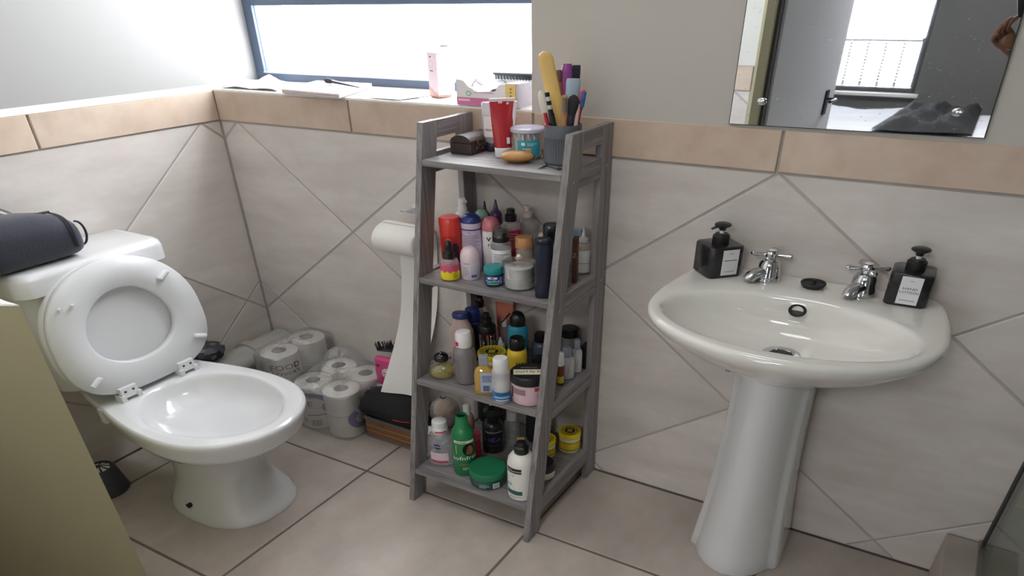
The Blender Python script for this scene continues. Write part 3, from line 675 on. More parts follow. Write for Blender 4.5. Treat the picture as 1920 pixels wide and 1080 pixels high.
b = Bt('deodorant_spray', 'tall lavender deodorant spray with navy blue domed cap', 'deodorant', .896, -.141, z)
q = b.part('can', P((214, 200, 222), .4), [(.021, 0), (.0225, .003), (.0228, .080), (.021, .112), (.0218, .130), (.0222, .150)]); b.part('cap', P((44, 56, 124), .3), dome(.0222, .1505, .173, .008))
b.label(ink((52, 60, 140)), .0218, .130, .134, 1.35, parent=q); b.lines(ink((140, 128, 160)), .0222, .040, .118, 13, .85, parent=q, seed=6); b.text(IB, '^v', .0218, .1235, .010, -.25, parent=q)

b = Bt('roll_on_deodorant', 'pale pink roll-on deodorant with rounded cap in front of the lavender spray', 'deodorant', .921, -.189, z)
q = b.part('bottle', P((222, 212, 226), .35), [(.019, 0), (.0205, .003), (.0208, .050), (.0195, .060)]); b.part('cap', P((236, 214, 222), .3), [(.0205, .058), (.0208, .062)]+dome(.0206, .064, .096, .006)[1:])
b.label(ink((76, 92, 160)), .0206, .010, .018, .28, .35, parent=q); b.label(ink((200, 205, 215)), .0206, .02, .046, .3, .35, parent=q, name='panel'); b.lines(ink((150, 140, 160)), .0206, .014, .044, 5, .35, -.45, parent=q); b.text(ink((60, 60, 110)), 'ovo', .0206, .0525, .009, -.35, parent=q)

b = Bt('lotion_bottle', 'white bottle with tall white flip nozzle at the back left of the second tier', 'bottle', .848, -.100, z)
b.part('bottle', WHT, body(.0205, .158, .011, .028)); mb = MB(); x, y, zz = b.c
b.part('nozzle', WHT, [(.0105, .156), (.0105, .172), (.0085, .176), (.0085, .190), (.0078, .199), (.002, .200)])
b.add('spout', WHT, MB().obox((x+.008, y-.006, zz+.193), ((.8, -.6, .15), (.6, .8, 0), (0, 0, 1)), (.009, .005, .004)), smooth=False, bevel=.001)
b = Bt('mint_jar', 'mint green round-topped container behind the lavender deodorant spray', 'bottle', .886, -.084, z)
b.part('container', P((188, 216, 206), .4), cyl(.0150, 0, .135)); b.part('lid', P((160, 200, 188), .3), dome(.0158, .1355, .167, .004))
for nm, lb, x, y, r, h, c in (('nozzle_bottle', 'slim black bottle with pointed black nozzle cap at the back', .872, -.048, .0105, .179, (28, 28, 30)), ('nozzle_bottle', 'dark purple bottle with pointed purple nozzle cap at the back', .902, -.050, .0140, .189, (72, 46, 90))):
    b = Bt(nm, lb, 'bottle', x, y, z, 'pointed nozzle bottles at the back of the shelf'); b.part('bottle', P(c, .35), body(r, h*.72, r*.8, .008))
    b.part('nozzle', P(tuple(int(v*1.1) for v in c), .3), [(r*.95, h*.72), (r, h*.75), (r*.85, h*.80), (r*.45, h*.84), (r*.25, h*.93), (r*.15, h)])
b = Bt('antiperspirant_can', 'white deodorant can with dusky pink domed cap and black lettering', 'deodorant', .936, -.125, z)
q = b.part('can', P((234, 228, 230), .35), [(.018, 0), (.0195, .003), (.0198, .118), (.0175, .130)]); b.part('cap', P((214, 128, 140), .25), [(.0190, .128), (.0194, .131)]+dome(.0193, .134, .1665, .006)[1:])
b.text(IB, 'v', .0198, .108, .026, -.3, parent=q); b.text(IB, 'ne', .0198, .089, .018, .0, parent=q); b.label(ink((206, 120, 130)), .0198, .02, .045, .2, .2, parent=q, name='drop_print'); b.lines(IG, .0198, .055, .078, 4, .3, .35, parent=q)
b = Bt('pump_pot', 'clear remover pot with black pump cap and white label', 'bottle', .973, -.146, z)
q = b.part('pot', CLR, body(.0215, .110, .0165, .012)); b.part('label', WHT, [(.0217, .020), (.0219, .021), (.0219, .086), (.0217, .087)], q, cap0=False, cap1=False); b.lines(IG, .0219, .036, .078, 7, .75, parent=q, seed=8); b.label(IB, .0219, .026, .034, .12, -.5, parent=q, name='code_mark')
b.part('black_cap', BLK, [(.0178, .108), (.0182, .110), (.0182, .124), (.0172, .126), (.0172, .136), (.016, .138)]); b.part('clear_lid', CLG, [(.0188, .124), (.019, .151), (.0175, .152)], cap0=False)
b = Bt('toner_bottle', 'hot pink toner bottle with black cap near the back of the second tier', 'bottle', .961, -.084, z)
q = b.part('bottle', clear('clear_rose', (232, 210, 214), .42, .14), body(.0215, .146, .011, .020)); q2 = b.part('label', P((206, 44, 84), .4), [(.0217, .014), (.0219, .015), (.0219, .122), (.0217, .123)], q, cap0=False, cap1=False); b.lines(ink((240, 190, 200)), .0219, .06, .116, 8, .6, .25, parent=q2)
b.part('cap', BLK, [(.0125, .144), (.0128, .146), (.0128, .164), (.0095, .167), (.009, .180), (.0075, .182)])
b = Bt('pump_bottle', 'clear bottle with pale beige pump at the very back of the second tier', 'bottle', .976, -.040, z)
b.part('bottle', CLR, body(.0190, .146, .010, .022)); b.part('pump', P((226, 206, 196), .4), [(.011, .146), (.0112, .160), (.005, .163), (.0045, .172), (.008, .174), (.008, .180), (.005, .1815)])
b = Bt('tan_capped_jar', 'small clear jar with wide tan screw cap behind the cotton pad jar', 'jar', 1.015, -.121, z)
b.part('jar', clear('tan_clear', (214, 204, 190), .45, .12), body(.0180, .092, .016, .01)); b.part('cap', P((208, 152, 102), .45), [(.0190, .090), (.0194, .092), (.0194, .117), (.018, .1205), (.002, .121)])
b = Bt('ointment_jar', 'small cobalt blue ointment jar with teal lid and green stripe on its label', 'jar', .987, -.201, z)
q = b.part('jar', P((24, 44, 116), .15, coat=.4), [(.017, 0), (.0192, .004), (.0198, .010), (.0198, .030), (.0185, .038)]); b.part('lid', P((30, 148, 150), .35), [(.0196, .037), (.0202, .0385), (.0202, .0545), (.019, .0572), (.002, .0576)])
ql = b.label(ink((30, 84, 150)), .0198, .008, .031, .8, -.15, parent=q); b.label(ink((84, 190, 90)), .0203, .008, .0125, .65, -.12, parent=q, name='green_stripe'); b.label(IW, .0203, .0245, .031, .5, -.15, parent=q, name='white_crest'); b.label(ink((40, 60, 80)), .0206, .026, .0295, .16, -.15, parent=q, name='crest_mark'); b.text(IW, 'VapoRub', .0201, .0185, .0088, -.13, parent=q); b.label(ink((150, 140, 196)), .0203, .009, .03, .16, .8, parent=q, name='side_panel')
# cotton pad jar
b = Bt('cotton_pad_jar', 'clear glass jar of white cotton pads with round knob lid', 'glass jar', 1.040, -.186, z)
b.part('glass_jar', CLG, [(.0335, 0), (.0343, .002), (.0343, .074), (.0335, .0745), (.0325, .072), (.0325, .006)], n=40, cap1=False); q = b.part('glass_lid', CLG, [(.0325, .0735), (.0345, .0755), (.0345, .0785), (.030, .0795), (.008, .0800), (.004, .083)], n=40)
b.part('knob', clear('knob_glass', (250, 250, 252), .35, .3, .03), [(.004, .083), (.0085, .0855), (.0085, .089), (.004, .0915)], q, n=16); b.part('pearl', P((244, 240, 232), .25), dome(.0048, .0905, .097)[:-1]+[(.001, .0972)], q, n=16)
cot = mat('cotton', (240, 240, 240), .95, var=.04, scale=120, bump=.3)
for k in range(16):
    g = random.Random(k); cx, cy = b.c[0]+g.uniform(-.0012, .0012), b.c[1]+g.uniform(-.0012, .0012); mb = MB(); mb.lathe((cx, cy, b.c[2]+.0035+k*.0038), [(.0285, 0), (.0296, .0007), (.0296, .0031), (.0285, .0038)], 24)
    tag(put('cotton_pad', mb, cot), 'round white cotton pad in the glass jar, %s' % ('topmost of the stack' if k == 15 else 'lowest of the stack' if k == 0 else '%s from the top of the stack' % ('second third fourth fifth sixth seventh eighth ninth tenth eleventh twelfth thirteenth fourteenth fifteenth'.split()[14-k])), 'cotton pad', 'cotton pads in the glass jar')
# tall dark bottles at the right
b = Bt('shampoo_bottle', 'tall navy flat shampoo bottle standing at the front right of the second tier', 'bottle', 1.112, -.214, z, sx=1, sy=.72, rz=.5, p=3.0)
b.part('bottle', P((34, 38, 58), .25), [(.0155, 0), (.0165, .003), (.0165, .150), (.0160, .152)]); b.part('cap', P((28, 32, 50), .22), [(.0162, .1525), (.0166, .154), (.0164, .165), (.014, .168)])
b = Bt('conditioner_bottle', 'tall black flat bottle with vertical grey print behind the navy shampoo bottle', 'bottle', 1.100, -.155, z, sx=1, sy=.75, rz=.5, p=3.0)
q = b.part('bottle', P((26, 27, 32), .25), [(.018, 0), (.019, .003), (.019, .146), (.0185, .148)]); b.part('cap', P((22, 24, 28), .25), [(.0185, .1485), (.0192, .150), (.0188, .181), (.016, .1852)])
c2, s2 = math.cos(.5), math.sin(.5); mb = MB()
for k in range(6):
    cx = b.c[0]+s2*.0148+c2*(-.010+.004*k); cy = b.c[1]-c2*.0148+s2*(-.010+.004*k); mb.box((cx-.0006, cy-.0006, b.c[2]+.03), (cx+.0006, cy+.0006, b.c[2]+.135-.012*(k % 3)))
b.add('vertical_print', ink((110, 112, 120)), mb, q, smooth=False)
bx = thing('hair_dye_box', 'narrow brown box with a yellow numeral on the right of the second tier', 'box', (1.127, -.103, z)); 
put('carton', MB().obox((1.1265, -.103, z+.0670), ((.95, .31, 0), (-.31, .95, 0), (0, 0, 1)), (.0050, .012, .066)), mat('brown_carton', (96, 58, 44), .5, var=.25, scale=60), bx, smooth=False)
mb = MB(); mb.text_plane('2', (1.1300, -.1152, z+.085), (.95, .31, 0), (0, 0, 1), .020); put('lettering', mb, ink((214, 168, 60)), bx, smooth=False, fix=False)
b = Bt('applicator_bottle', 'white applicator bottle with pointed white tip and measuring marks', 'bottle', 1.113, -.038, z)
q = b.part('bottle', clear('applicator_plastic', (232, 214, 206), .55, .1), body(.0190, .096, .011, .012)); b.part('label', WHT, [(.0191, .006), (.0193, .007), (.0193, .072), (.0191, .073)], q, cap0=False, cap1=False); b.lines(IB, .0193, .008, .072, 16, .09, .85, parent=q, seed=4); b.label(IG, .0193, .0335, .0350, .9, -.1, parent=q, name='rule')
b.part('tip', WHT, [(.0118, .094), (.0120, .096), (.0120, .104), (.0085, .107), (.0055, .110), (.0022, .137), (.0012, .1376)])
tag(put('facial_wipe_pack', MB().obox((1.083, -.0125, z+.0605), ((1, 0, 0), (0, 1, .05), (0, -.05, 1)), (.014, .0035, .060)), P((150, 176, 204), .4), smooth=False, bevel=.001), 'light blue flat packet leaning behind the white applicator bottle', 'packet')
b = Bt('knob_vial', 'small dark vial with round beige stopper beside the tan capped jar', 'bottle', 1.035, -.082, z); b.part('vial', P((60, 56, 60), .3), body(.0085, .108, .006, .006)); b.part('stopper', P((226, 208, 186), .45), dome(.0075, .1085, .1225, .002))
b = Bt('navy_tube', 'short navy tube half hidden by the right front leg of the shelf', 'tube', 1.124, -.182, z); b.part('tube', P((36, 38, 84), .3), cyl(.007, 0, .062)); b.part('cap', BLK, cyl(.0072, .0622, .07))

# ---------- third tier
z = Z3
b = Bt('perfume_bottle', 'round glass perfume bottle of yellow liquid with black ball cap', 'perfume bottle', .860, -.240, z)
b.part('glass', CLG, [(.024, 0), (.030, .003), (.032, .012), (.0318, .028), (.027, .042), (.016, .049), (.010, .051)], n=36); b.part('perfume', clear('yellow_liquid', (216, 204, 110), .32, .1, tint=(240, 232, 170)), [(.022, .006), (.028, .008), (.0300, .014), (.0296, .024), (.029, .0242)], n=36); b.part('ball_cap', P((24, 24, 26), .12, coat=.5), [(.011, .051), (.0165, .057), (.0175, .066), (.016, .074), (.0115, .080), (.005, .0838), (.001, .0845)], n=28)
b = Bt('body_lotion', 'dusty pink body lotion bottle with navy flip cap at the left of the third tier', 'bottle', .858, -.150, z, sx=1, sy=.78, rz=.35)
q = b.part('bottle', P((208, 182, 178), .4), [(.027, 0), (.030, .004), (.0305, .085), (.0285, .115), (.021, .140), (.0165, .150), (.0165, .158)]); b.part('cap', P((40, 56, 128), .3), [(.0180, .158), (.0200, .160), (.0205, .172), (.018, .1765), (.002, .178)])
mb = MB(); a = b.a
for k in range(9): zz = .03+k*.0085; mb.patch(b.c, .0309, a-.45, a-.45+.75+.15*(k % 3), zz, zz+.003, sx=1, sy=.80, n=6)
b.add('small_print', ink((128, 104, 116)), mb, q, fix=False)
b = Bt('hair_spray', 'tall slim navy blue spray can behind the dusty pink lotion', 'spray can', .860, -.105, z); q = b.part('can', P((34, 42, 96), .3), cyl(.0180, 0, .130)); b.part('cap', P((38, 50, 120), .3), [(.0184, .1305), (.0188, .132), (.0185, .160), (.0165, .1695), (.002, .1702)]); b.label(ink((150, 160, 190)), .0182, .122, .124, 1.2, parent=q)
b = Bt('cleanser_bottle', 'smoky grey clear bottle with white cap at the front of the third tier', 'bottle', .925, -.238, z)
b.part('bottle', clear('smoky_clear', (142, 138, 142), .62, .16), [(.022, 0), (.026, .004), (.0275, .045), (.0255, .075), (.0265, .100), (.023, .118), (.016, .128)]); q = b.part('cap', WHT, [(.0178, .127), (.0182, .129), (.0180, .166), (.016, .1755), (.002, .178)]); b.label(ink((206, 36, 76)), .0182, .132, .147, .28, -1.0, parent=q, name='pink_mark')
b = Bt('foundation_pump', 'pale beige pump bottle with black pump head at the back of the third tier', 'bottle', .850, -.058, z); b.part('bottle', P((226, 204, 194), .35), body(.0200, .152, .010, .026)); b.part('pump', BLK, [(.0115, .150), (.0118, .153), (.0118, .168), (.006, .171), (.006, .178), (.009, .180), (.009, .188), (.006, .190)])
b.add('pump_spout', BLK, MB().obox((.862, -.068, z+.185), ((.8, -.6, 0), (.6, .8, 0), (0, 0, 1)), (.009, .004, .0035)), smooth=False)
b = Bt('hair_oil_bottle', 'black hair oil bottle with red and white maze print and wide black cap', 'bottle', .911, -.122, z)
q = b.part('bottle', P((28, 26, 28), .3), body(.0215, .128, .019, .010)); b.part('cap', BLK, [(.0218, .126), (.0222, .128), (.0205, .134), (.0125, .142), (.0118, .158), (.008, .161), (.007, .176), (.004, .1776)])
mb = MB()
for k in range(5):
    a = b.a-.95+k*.42
    for w in (0, .14): mb.patch(b.c, .0221, a+w, a+w+.05, .035, .108-.018*((k+int(w*8)) % 3), n=2)
    mb.patch(b.c, .0221, a, a+.19, .100-.022*(k % 3), .104-.022*(k % 3), n=4)
b.add('maze_print', ink((214, 206, 206)), mb, q, fix=False); mb = MB()
for k in range(3): mb.patch(b.c, .0222, b.a-.85+.75*k, b.a-.62+.75*k, .094, .108, n=3)
b.add('red_print', ink((170, 60, 56)), mb, q, fix=False)
tb = thing('face_tube', 'coral pink tube standing upright against the wall on the third tier', 'tube', (.900, -.022, z))
P_ = []
mb = MB(); mb.rings([[(.900+w*math.cos(t), -.024+d*math.sin(t), z+h) for t in [2*PI*i/24 for i in range(24)]] for h, w, d in ((.022, .018, .013), (.05, .021, .012), (.12, .0245, .006), (.168, .0255, .0012), (.174, .0255, .001))]); q = put('tube', mb, P((222, 134, 112), .4), tb)
put('seal_strip', MB().box((.8745, -.0262, z+.164), (.9255, -.0220, z+.1745)), P((226, 210, 204), .5), q, smooth=False); mb = MB(); mb.lathe((.900, -.024, z+.0005), cyl(.0155, 0, .0225), 24); put('cap', mb, WHT, tb)
b = Bt('tip_bottle', 'tiny white-tipped bottle tucked behind the yellow tin', 'bottle', .932, -.098, z); b.part('bottle', P((220, 220, 222), .4), body(.0105, .060, .006, .006)); b.part('tip', WHT, [(.0062, .060), (.0058, .068), (.003, .073), (.0025, .081), (.001, .082)])
b = Bt('clear_vial', 'small clear bottle with white cap left of the turquoise bottle', 'bottle', .926, -.068, z); b.part('bottle', CLR, body(.0115, .105, .006, .012)); b.part('cap', WHT, cyl(.0065, .104, .129))
def tin(x, y, r, h, z, label, rim=.02, nm='hair_food_jar'):
    b = Bt(nm, label, 'jar', x, y, z, 'yellow-lidded hair food jars'); q = b.part('jar', P((232, 228, 222), .35), [(r*.90, 0), (r*.95, .003), (r*.95, h-rim), (r*.9, h-rim+.002)], n=32); b.part('band', P((226, 196, 46), .45), [(r*.955, .010), (r*.962, .011), (r*.962, h-rim-.012), (r*.955, h-rim-.011)], q, n=32, cap0=False, cap1=False)
    for zz in (.013, h-rim-.016): b.part('black_line', IB, [(r*.966, zz), (r*.966, zz+.002)], q, n=32, cap0=False, cap1=False)
    l = b.part('lid', P((236, 212, 44), .35), [(r*.98, h-rim+.001), (r, h-rim+.003), (r, h-.002), (r*.97, h), (r*.9, h), (r*.88, h-.0008), (.001, h-.0008)], n=36)
    x, y, zz = b.c; mb = MB(); zt = zz+h-.0003; mb.disc((x, y, zt), r*.46, 28); mb.disc((x, y, zt), r*.78, 36, r0=r*.745); g = random.Random(4)
    for k in range(18):
        a = 2*PI*k/18; c, s_ = math.cos(a), math.sin(a); w, l_ = r*.035, r*g.uniform(.05, .09); cx, cy = x+r*.61*c, y+r*.61*s_
        mb.add([(cx-s_*w*1.6-c*l_, cy+c*w*1.6-s_*l_, zt), (cx+s_*w*1.6-c*l_, cy-c*w*1.6-s_*l_, zt), (cx+s_*w*1.6+c*l_, cy-c*w*1.6+s_*l_, zt), (cx-s_*w*1.6+c*l_, cy+c*w*1.6+s_*l_, zt)], [(0, 1, 2, 3)])
    pr_ = put('ring_print', mb, IB, l, smooth=False, fix=False); mb = MB(); mb.add([(x+r*u*.2+r*v*.1, y+r*u*.1-r*v*.25, zt+.0003) for u, v in ((-1, -1), (1, -1), (1, 1), (-1, 1))], [(0, 1, 2, 3)]); put('emblem', mb, ink((206, 186, 60)), l, smooth=False, fix=False)
tin(.951, -.166, .0338, .074, z, 'wide yellow-lidded jar with a black ring emblem in the middle of the third tier')
b = Bt('shower_gel', 'turquoise bottle with black flip cap at the back of the third tier', 'bottle', .990, -.113, z, sx=1, sy=.8, rz=.4)
q = b.part('bottle', P((52, 150, 184), .35), body(.0235, .152, .018, .016)); c = b.part('cap', BLK, [(.0175, .150), (.0182, .152), (.0182, .176), (.016, .184), (.011, .196), (.003, .2005)]); b.add('flip_lid', BLK, MB().obox((.966, -.124, z+.176), ((.5, .1, .86), (.2, -.97, 0), (.86, .2, -.5)), (.013, .012, .0022)), c, smooth=False, bevel=.001); b.lines(ink((36, 112, 144)), .0205, .10, .13, 4, .6, .1, parent=q)
b = Bt('honey_lotion', 'bright yellow squat bottle with large black cap on the third tier', 'bottle', 1.026, -.178, z); q = b.part('bottle', P((232, 200, 60), .3), body(.0230, .116, .0165, .022)); b.part('cap', BLK, [(.0172, .115), (.0180, .117), (.0175, .146), (.0145, .1535), (.002, .155)]); b.text(IB, 'HA', .0230, .075, .014, .25, parent=q); b.lines(IB, .0230, .058, .066, 2, .3, .25, parent=q)
# square oil bottle
x, y = .994, -.266; b = Bt('hand_sanitiser', 'small square bottle of amber gel with grey cap and pale blue label', 'bottle', x, y, z); ca = camdir(x, y)
ux, uy = Vector((math.cos(.55), math.sin(.55), 0)), Vector((-math.sin(.55), math.cos(.55), 0))
mb = MB(); R = []
for h, k in ((0, .92), (.003, 1), (.070, 1), (.084, .86), (.094, .48), (.102, .46)): R.append([tuple(Vector((x, y, z+h+.0006))+ux*(.0215*k*i)+uy*(.0125*k*j)) for i, j in ((-1, -.7), (-.7, -1), (.7, -1), (1, -.7), (1, .7), (.7, 1), (-.7, 1), (-1, .7))])
mb.rings(R); q = put('bottle', mb, clear('amber_gel', (222, 186, 96), .62, .14, tint=(250, 225, 160)), b.t, ang=40); c = Vector((x, y, z+.116)); put('cap', MB().obox(c, (ux, uy, (0, 0, 1)), (.010, .008, .0155)), P((150, 154, 164), .4), b.t, smooth=False, bevel=.0015)
f = Vector((x, y, z+.045))-uy*.0134; put('label', MB().obox(f+ux*.006, (ux, uy, (0, 0, 1)), (.0145, .0004, .034)), P((176, 190, 216), .5), q, smooth=False)
mb = MB()
for k in range(5): mb.obox(f+ux*(-.002+.003*k)-uy*.0008+Vector((0, 0, -.02)), (ux, uy, (0, 0, 1)), (.0008+.0004*(k % 2), .0002, .010))
for k in range(5): mb.obox(f+ux*.006-uy*.0008+Vector((0, 0, .004+.005*k)), (ux, uy, (0, 0, 1)), (.011-.001*(k % 3), .0002, .0008))
put('barcode', mb, ink((70, 80, 120)), q, smooth=False)
b = Bt('micro_cleanser', 'white-capped milky bottle with blue label at the front of the third tier', 'bottle', 1.046, -.279, z); q = b.part('bottle', MILK, body(.0200, .112, .0155, .014)); b.part('cap', WHT, [(.0168, .110), (.0172, .112), (.0168, .142), (.0145, .1485), (.002, .1495)]); b.part('contents', P((234, 234, 236), .6), cyl(.0180, .003, .070), q)
b.label(P((66, 128, 186), .4), .0201, .008, .042, 1.3, parent=q); b.label(ink((40, 86, 140)), .0205, .032, .038, .8, .1, parent=q, name='dark_band'); b.label(ink((190, 214, 236)), .0205, .022, .026, .9, parent=q, name='wave'); b.label(IW, .0205, .012, .015, .7, parent=q, name='wave'); b.lines(ink((196, 198, 204)), .0201, .05, .085, 6, .4, -1, parent=q)
b = Bt('hair_mask_tub', 'round tub of pink hair cream with black lid and cream label on top', 'tub', 1.0945, -.2445, z); r = .0400
q = b.part('tub', P((226, 196, 204), .35), [(.034, 0), (.037, .004), (.0392, .030), (.0392, .068), (.038, .070)], n=40); l = b.part('lid', P((34, 32, 36), .35), [(r*.99, .070), (r*1.02, .072), (r*1.02, .096), (r*.98, .099), (r*.2, .0994), (.001, .0994)], n=40)
zt = b.c[2]+.0998; d0 = Vector((math.cos(b.a), math.sin(b.a), 0)); rt = Vector((-d0.y, d0.x, 0)); cc = Vector((b.c[0], b.c[1], zt))
mb = MB(); mb.add([cc+rt*(u*.033)+d0*(.006+v*.0125) for u, v in ((-1, 1), (1, 1), (1, -1), (-1, -1))], [(0, 1, 2, 3)]); lp = put('lid_label', mb, ink((238, 234, 206)), l, smooth=False, fix=False); mb = MB(); mb.text_plane('curl la la', cc+d0*.004+Vector((0, 0, .0004)), rt, -d0, .0165); put('lettering', mb, IB, l, smooth=False, fix=False)
mb = MB(); mb.text_plane('curly & coily', cc-d0*.010+Vector((0, 0, .0004)), rt, -d0, .0052) if False else mb.add([cc+rt*(u*.018)-d0*(.016+v*.0018) for u, v in ((-1, 1), (1, 1), (1, -1), (-1, -1))], [(0, 1, 2, 3)]); put('small_print', mb, IG, l, smooth=False, fix=False)
b.label(ink((206, 74, 70)), .0393, .054, .066, .25, .55, parent=q, name='red_corner'); b.label(ink((92, 34, 62)), .0395, .012, .050, .16, .62, parent=q, name='plum_panel'); b.label(IW, .0398, .034, .050, .14, .62, parent=q, name='white_panel'); b.label(ink((160, 128, 138)), .0393, .040, .060, .4, -.6, parent=q, name='worn_label'); b.label(ink((60, 36, 48)), .0395, .024, .062, .06, -1.1, parent=q, name='dark_edge')
b = Bt('dark_serum_bottle', 'slate blue bottle with black flip cap on the third tier behind the tub', 'bottle', 1.034, -.083, z); b.part('bottle', P((84, 92, 112), .3), body(.0225, .092, .014, .022)); b.part('cap', BLK, [(.0150, .091), (.0155, .093), (.0155, .115), (.012, .121), (.004, .122)])
b = Bt('black_lid_jar', 'shallow black jar behind the pink hair cream tub', 'jar', 1.076, -.158, z); b.part('jar', P((40, 36, 38), .35), cyl(.024, 0, .06)); b.part('lid', BLK, cyl(.0248, .0602, .084, .003))
b = Bt('pomade_jar', 'tall jar with ribbed black lid against the wall at the right of the third tier', 'jar', 1.082, -.032, z); b.part('jar', P((120, 128, 126), .3), cyl(.0200, 0, .098)); l = b.part('lid', BLK, [(.0212, .098), (.0218, .100), (.0218, .124), (.020, .127), (.002, .1272)])
for nm, lb, x, y, r, h in (('sample_bottle', 'small translucent bottle with lavender grey cap at the right edge, in front', 1.117, -.112, .0180, .112), ('sample_bottle', 'small bottle with lavender grey cap just behind its twin', 1.122, -.072, .0132, .118)):
    b = Bt(nm, lb, 'bottle', x, y, z, 'grey-capped sample bottles'); q = b.part('bottle', MILK, body(r, h*.72, r*.5, h*.16), sx=1, sy=.8, rz=.6); b.part('cap', P((150, 150, 172), .35), [(r*.56, h*.71), (r*.60, h*.72), (r*.58, h*.94), (r*.45, h)]); b.part('lotion', P((226, 226, 226), .6), cyl(r*.8, .003, h*.5), q, sx=1, sy=.75, rz=.6)
    mb = MB()
    for k in range(6): a = camdir(x, y)+.2+.09*math.sin(2*k); mb.patch(b.c, r*.98, a-.06+.03*k, a+.04+.03*k, .028+.004*k, .031+.004*k, n=2)
    b.add('leaf_print', ink((120, 116, 140)), mb, q, fix=False)
b = Bt('nail_oil_vial', 'tiny amber vial with white cap beside the grey-capped sample bottle', 'bottle', 1.121, -.149, z); q = b.part('vial', P((110, 50, 36), .25), body(.0085, .070, .006, .006)); b.label(ink((206, 196, 70)), .0085, .010, .034, 1.0, parent=q); b.part('cap', WHT, [(.0072, .070), (.0075, .072), (.0068, .112), (.004, .116)])
tag(put('black_carton', MB().box((1.122, -.050, z+.0005), (1.1365, -.012, z+.083)), P((30, 30, 34), .4), smooth=False), 'small plain black carton in the back right corner of the third tier', 'box')

# ---------- bottom tier
z = Z4
b = Bt('micellar_bottle', 'nearly empty clear bottle with white cap and pale pink label, bottom tier', 'bottle', .861, -.273, z, sx=1, sy=.8, rz=.3)
q = b.part('bottle', clear('micellar_clear', (226, 230, 238), .22, .2, .05, bump=.2), [(.030, 0), (.0355, .005), (.0362, .040), (.0345, .085), (.029, .112), (.020, .126), (.016, .130)], n=36); c = b.part('cap', WHT, [(.0195, .129), (.0200, .131), (.0195, .148), (.0185, .150), (.0190, .152), (.0180, .170), (.016, .1725), (.002, .173)], sy=1, n=32)
x, y = b.c[:2]
mb = MB(); mb.patch(b.c, .0370, b.a-1.0, b.a+.35, .028, .062, sx=1, sy=.86); b.add('pink_label', ink((230, 208, 218)), mb, q, fix=False); mb = MB(); mb.patch(b.c, .0374, b.a-1.0, b.a+.25, .022, .030, sx=1, sy=.86); b.add('red_stripe', ink((196, 60, 96)), mb, q, fix=False)
mb = MB(); a0 = b.a-.42; rr = .0352; mb.add([(x+rr*math.cos(a0+.32*math.cos(t)), y+rr*.86*math.sin(a0+.32*math.cos(t)), z+.087+.0095*math.sin(t)) for t in [2*PI*i/24 for i in range(24)]], [tuple(range(24))]); b.add('oval_badge', ink((28, 50, 120)), mb, q, fix=False)
mb = MB(); vs_, fs_ = text2d('NIVEA'); mb.add([(x+(rr+.0006)*math.cos(a0+u*.0085/rr), y+(rr+.0006)*.86*math.sin(a0+u*.0085/rr), z+.087+v*.0085) for u, v in vs_], fs_); b.add('lettering', IW, mb, q, smooth=False, fix=False)
b.label(ink((206, 70, 104)), .0200, .1335, .140, .75, .05, parent=c, name='pink_band'); mb = MB(); mb.text_cyl('SKIN', b.c, .0204, b.a, .145, .007); b.add('lettering', IG, mb, c, smooth=False, fix=False) if False else None
b = Bt('hair_relaxer_bottle', 'bright green tall bottle with open neck and a portrait printed on its front', 'bottle', .934, -.281, z)
gm = P((36, 128, 78), .35); q = b.part('bottle', gm, [(.025, 0), (.0272, .004), (.0272, .150), (.0255, .168), (.021, .180), (.0165, .188), (.0158, .200), (.0150, .202), (.0142, .226), (.0134, .229), (.0120, .229), (.0115, .210)], n=36, cap1=False); b.part('neck_opening', P((18, 34, 24), .5), [(.0118, .221), (.011, .2215)], q)
b.label(IW, .0273, .136, .146, .95, .05, parent=q, name='white_band'); b.lines(ink((60, 110, 80)), .0279, .137, .146, 1, .8, .05, parent=q)
def opatch(b, r, off, zc, w, h, m, nm, par, n=24):
    mb = MB(); a0 = b.a+off; mb.add([(b.c[0]+r*math.cos(a0+w*math.cos(t)), b.c[1]+r*math.sin(a0+w*math.cos(t)), b.c[2]+zc+h*math.sin(t)) for t in [2*PI*i/n for i in range(n)]], [tuple(range(n))]); return b.add(nm, m, mb, par, fix=False)
opatch(b, .0284, .42, .110, .55, .025, ink((34, 24, 22)), 'hair_print', q); opatch(b, .0293, .52, .109, .27, .018, ink((140, 92, 66)), 'face_print', q)
mb = MB(); mb.patch(b.c, .0279, b.a-.75, b.a-.66, .092, .128, n=2); b.add('gold_curve', ink((206, 190, 110)), mb, q, fix=False)
b.text(IW, 'sofnfree', .0282, .077, .022, .10, parent=q, slant=.06); b.lines(ink((190, 150, 80)), .0278, .046, .054, 2, .6, .15, parent=q); b.text(IW, 'do it', .0278, .034, .010, .1, parent=q) if False else b.lines(IW, .0278, .028, .040, 3, .3, .1, parent=q)
b = Bt('hair_gel_tub', 'wide dark green gel tub with flat green lid at the front of the bottom tier', 'tub', 1.006, -.291, z); r = .0445
q = b.part('tub', clear('green_clear', (24, 92, 88), .75, .14), [(.037, 0), (.042, .004), (r*.985, .018), (r*.985, .036), (.042, .038)], n=44); b.part('lid', P((30, 118, 82), .45), [(r, .0375), (r*1.01, .039), (r*1.0, .058), (r*.96, .0612), (r*.9, .0606), (.001, .0606)], n=44)
b.label(IW, .0445, .009, .029, .19, .42, parent=q, name='barcode_panel'); mb = MB()
for k in range(8): mb.patch(b.c, .0454, b.a+.27+.037*k, b.a+.27+.037*k+.012+.008*(k % 2), .011, .027, n=1)
b.add('barcode', IB, mb, q, fix=False); b.lines(ink((170, 200, 196)), .0445, .012, .028, 4, .3, -.2, parent=q)
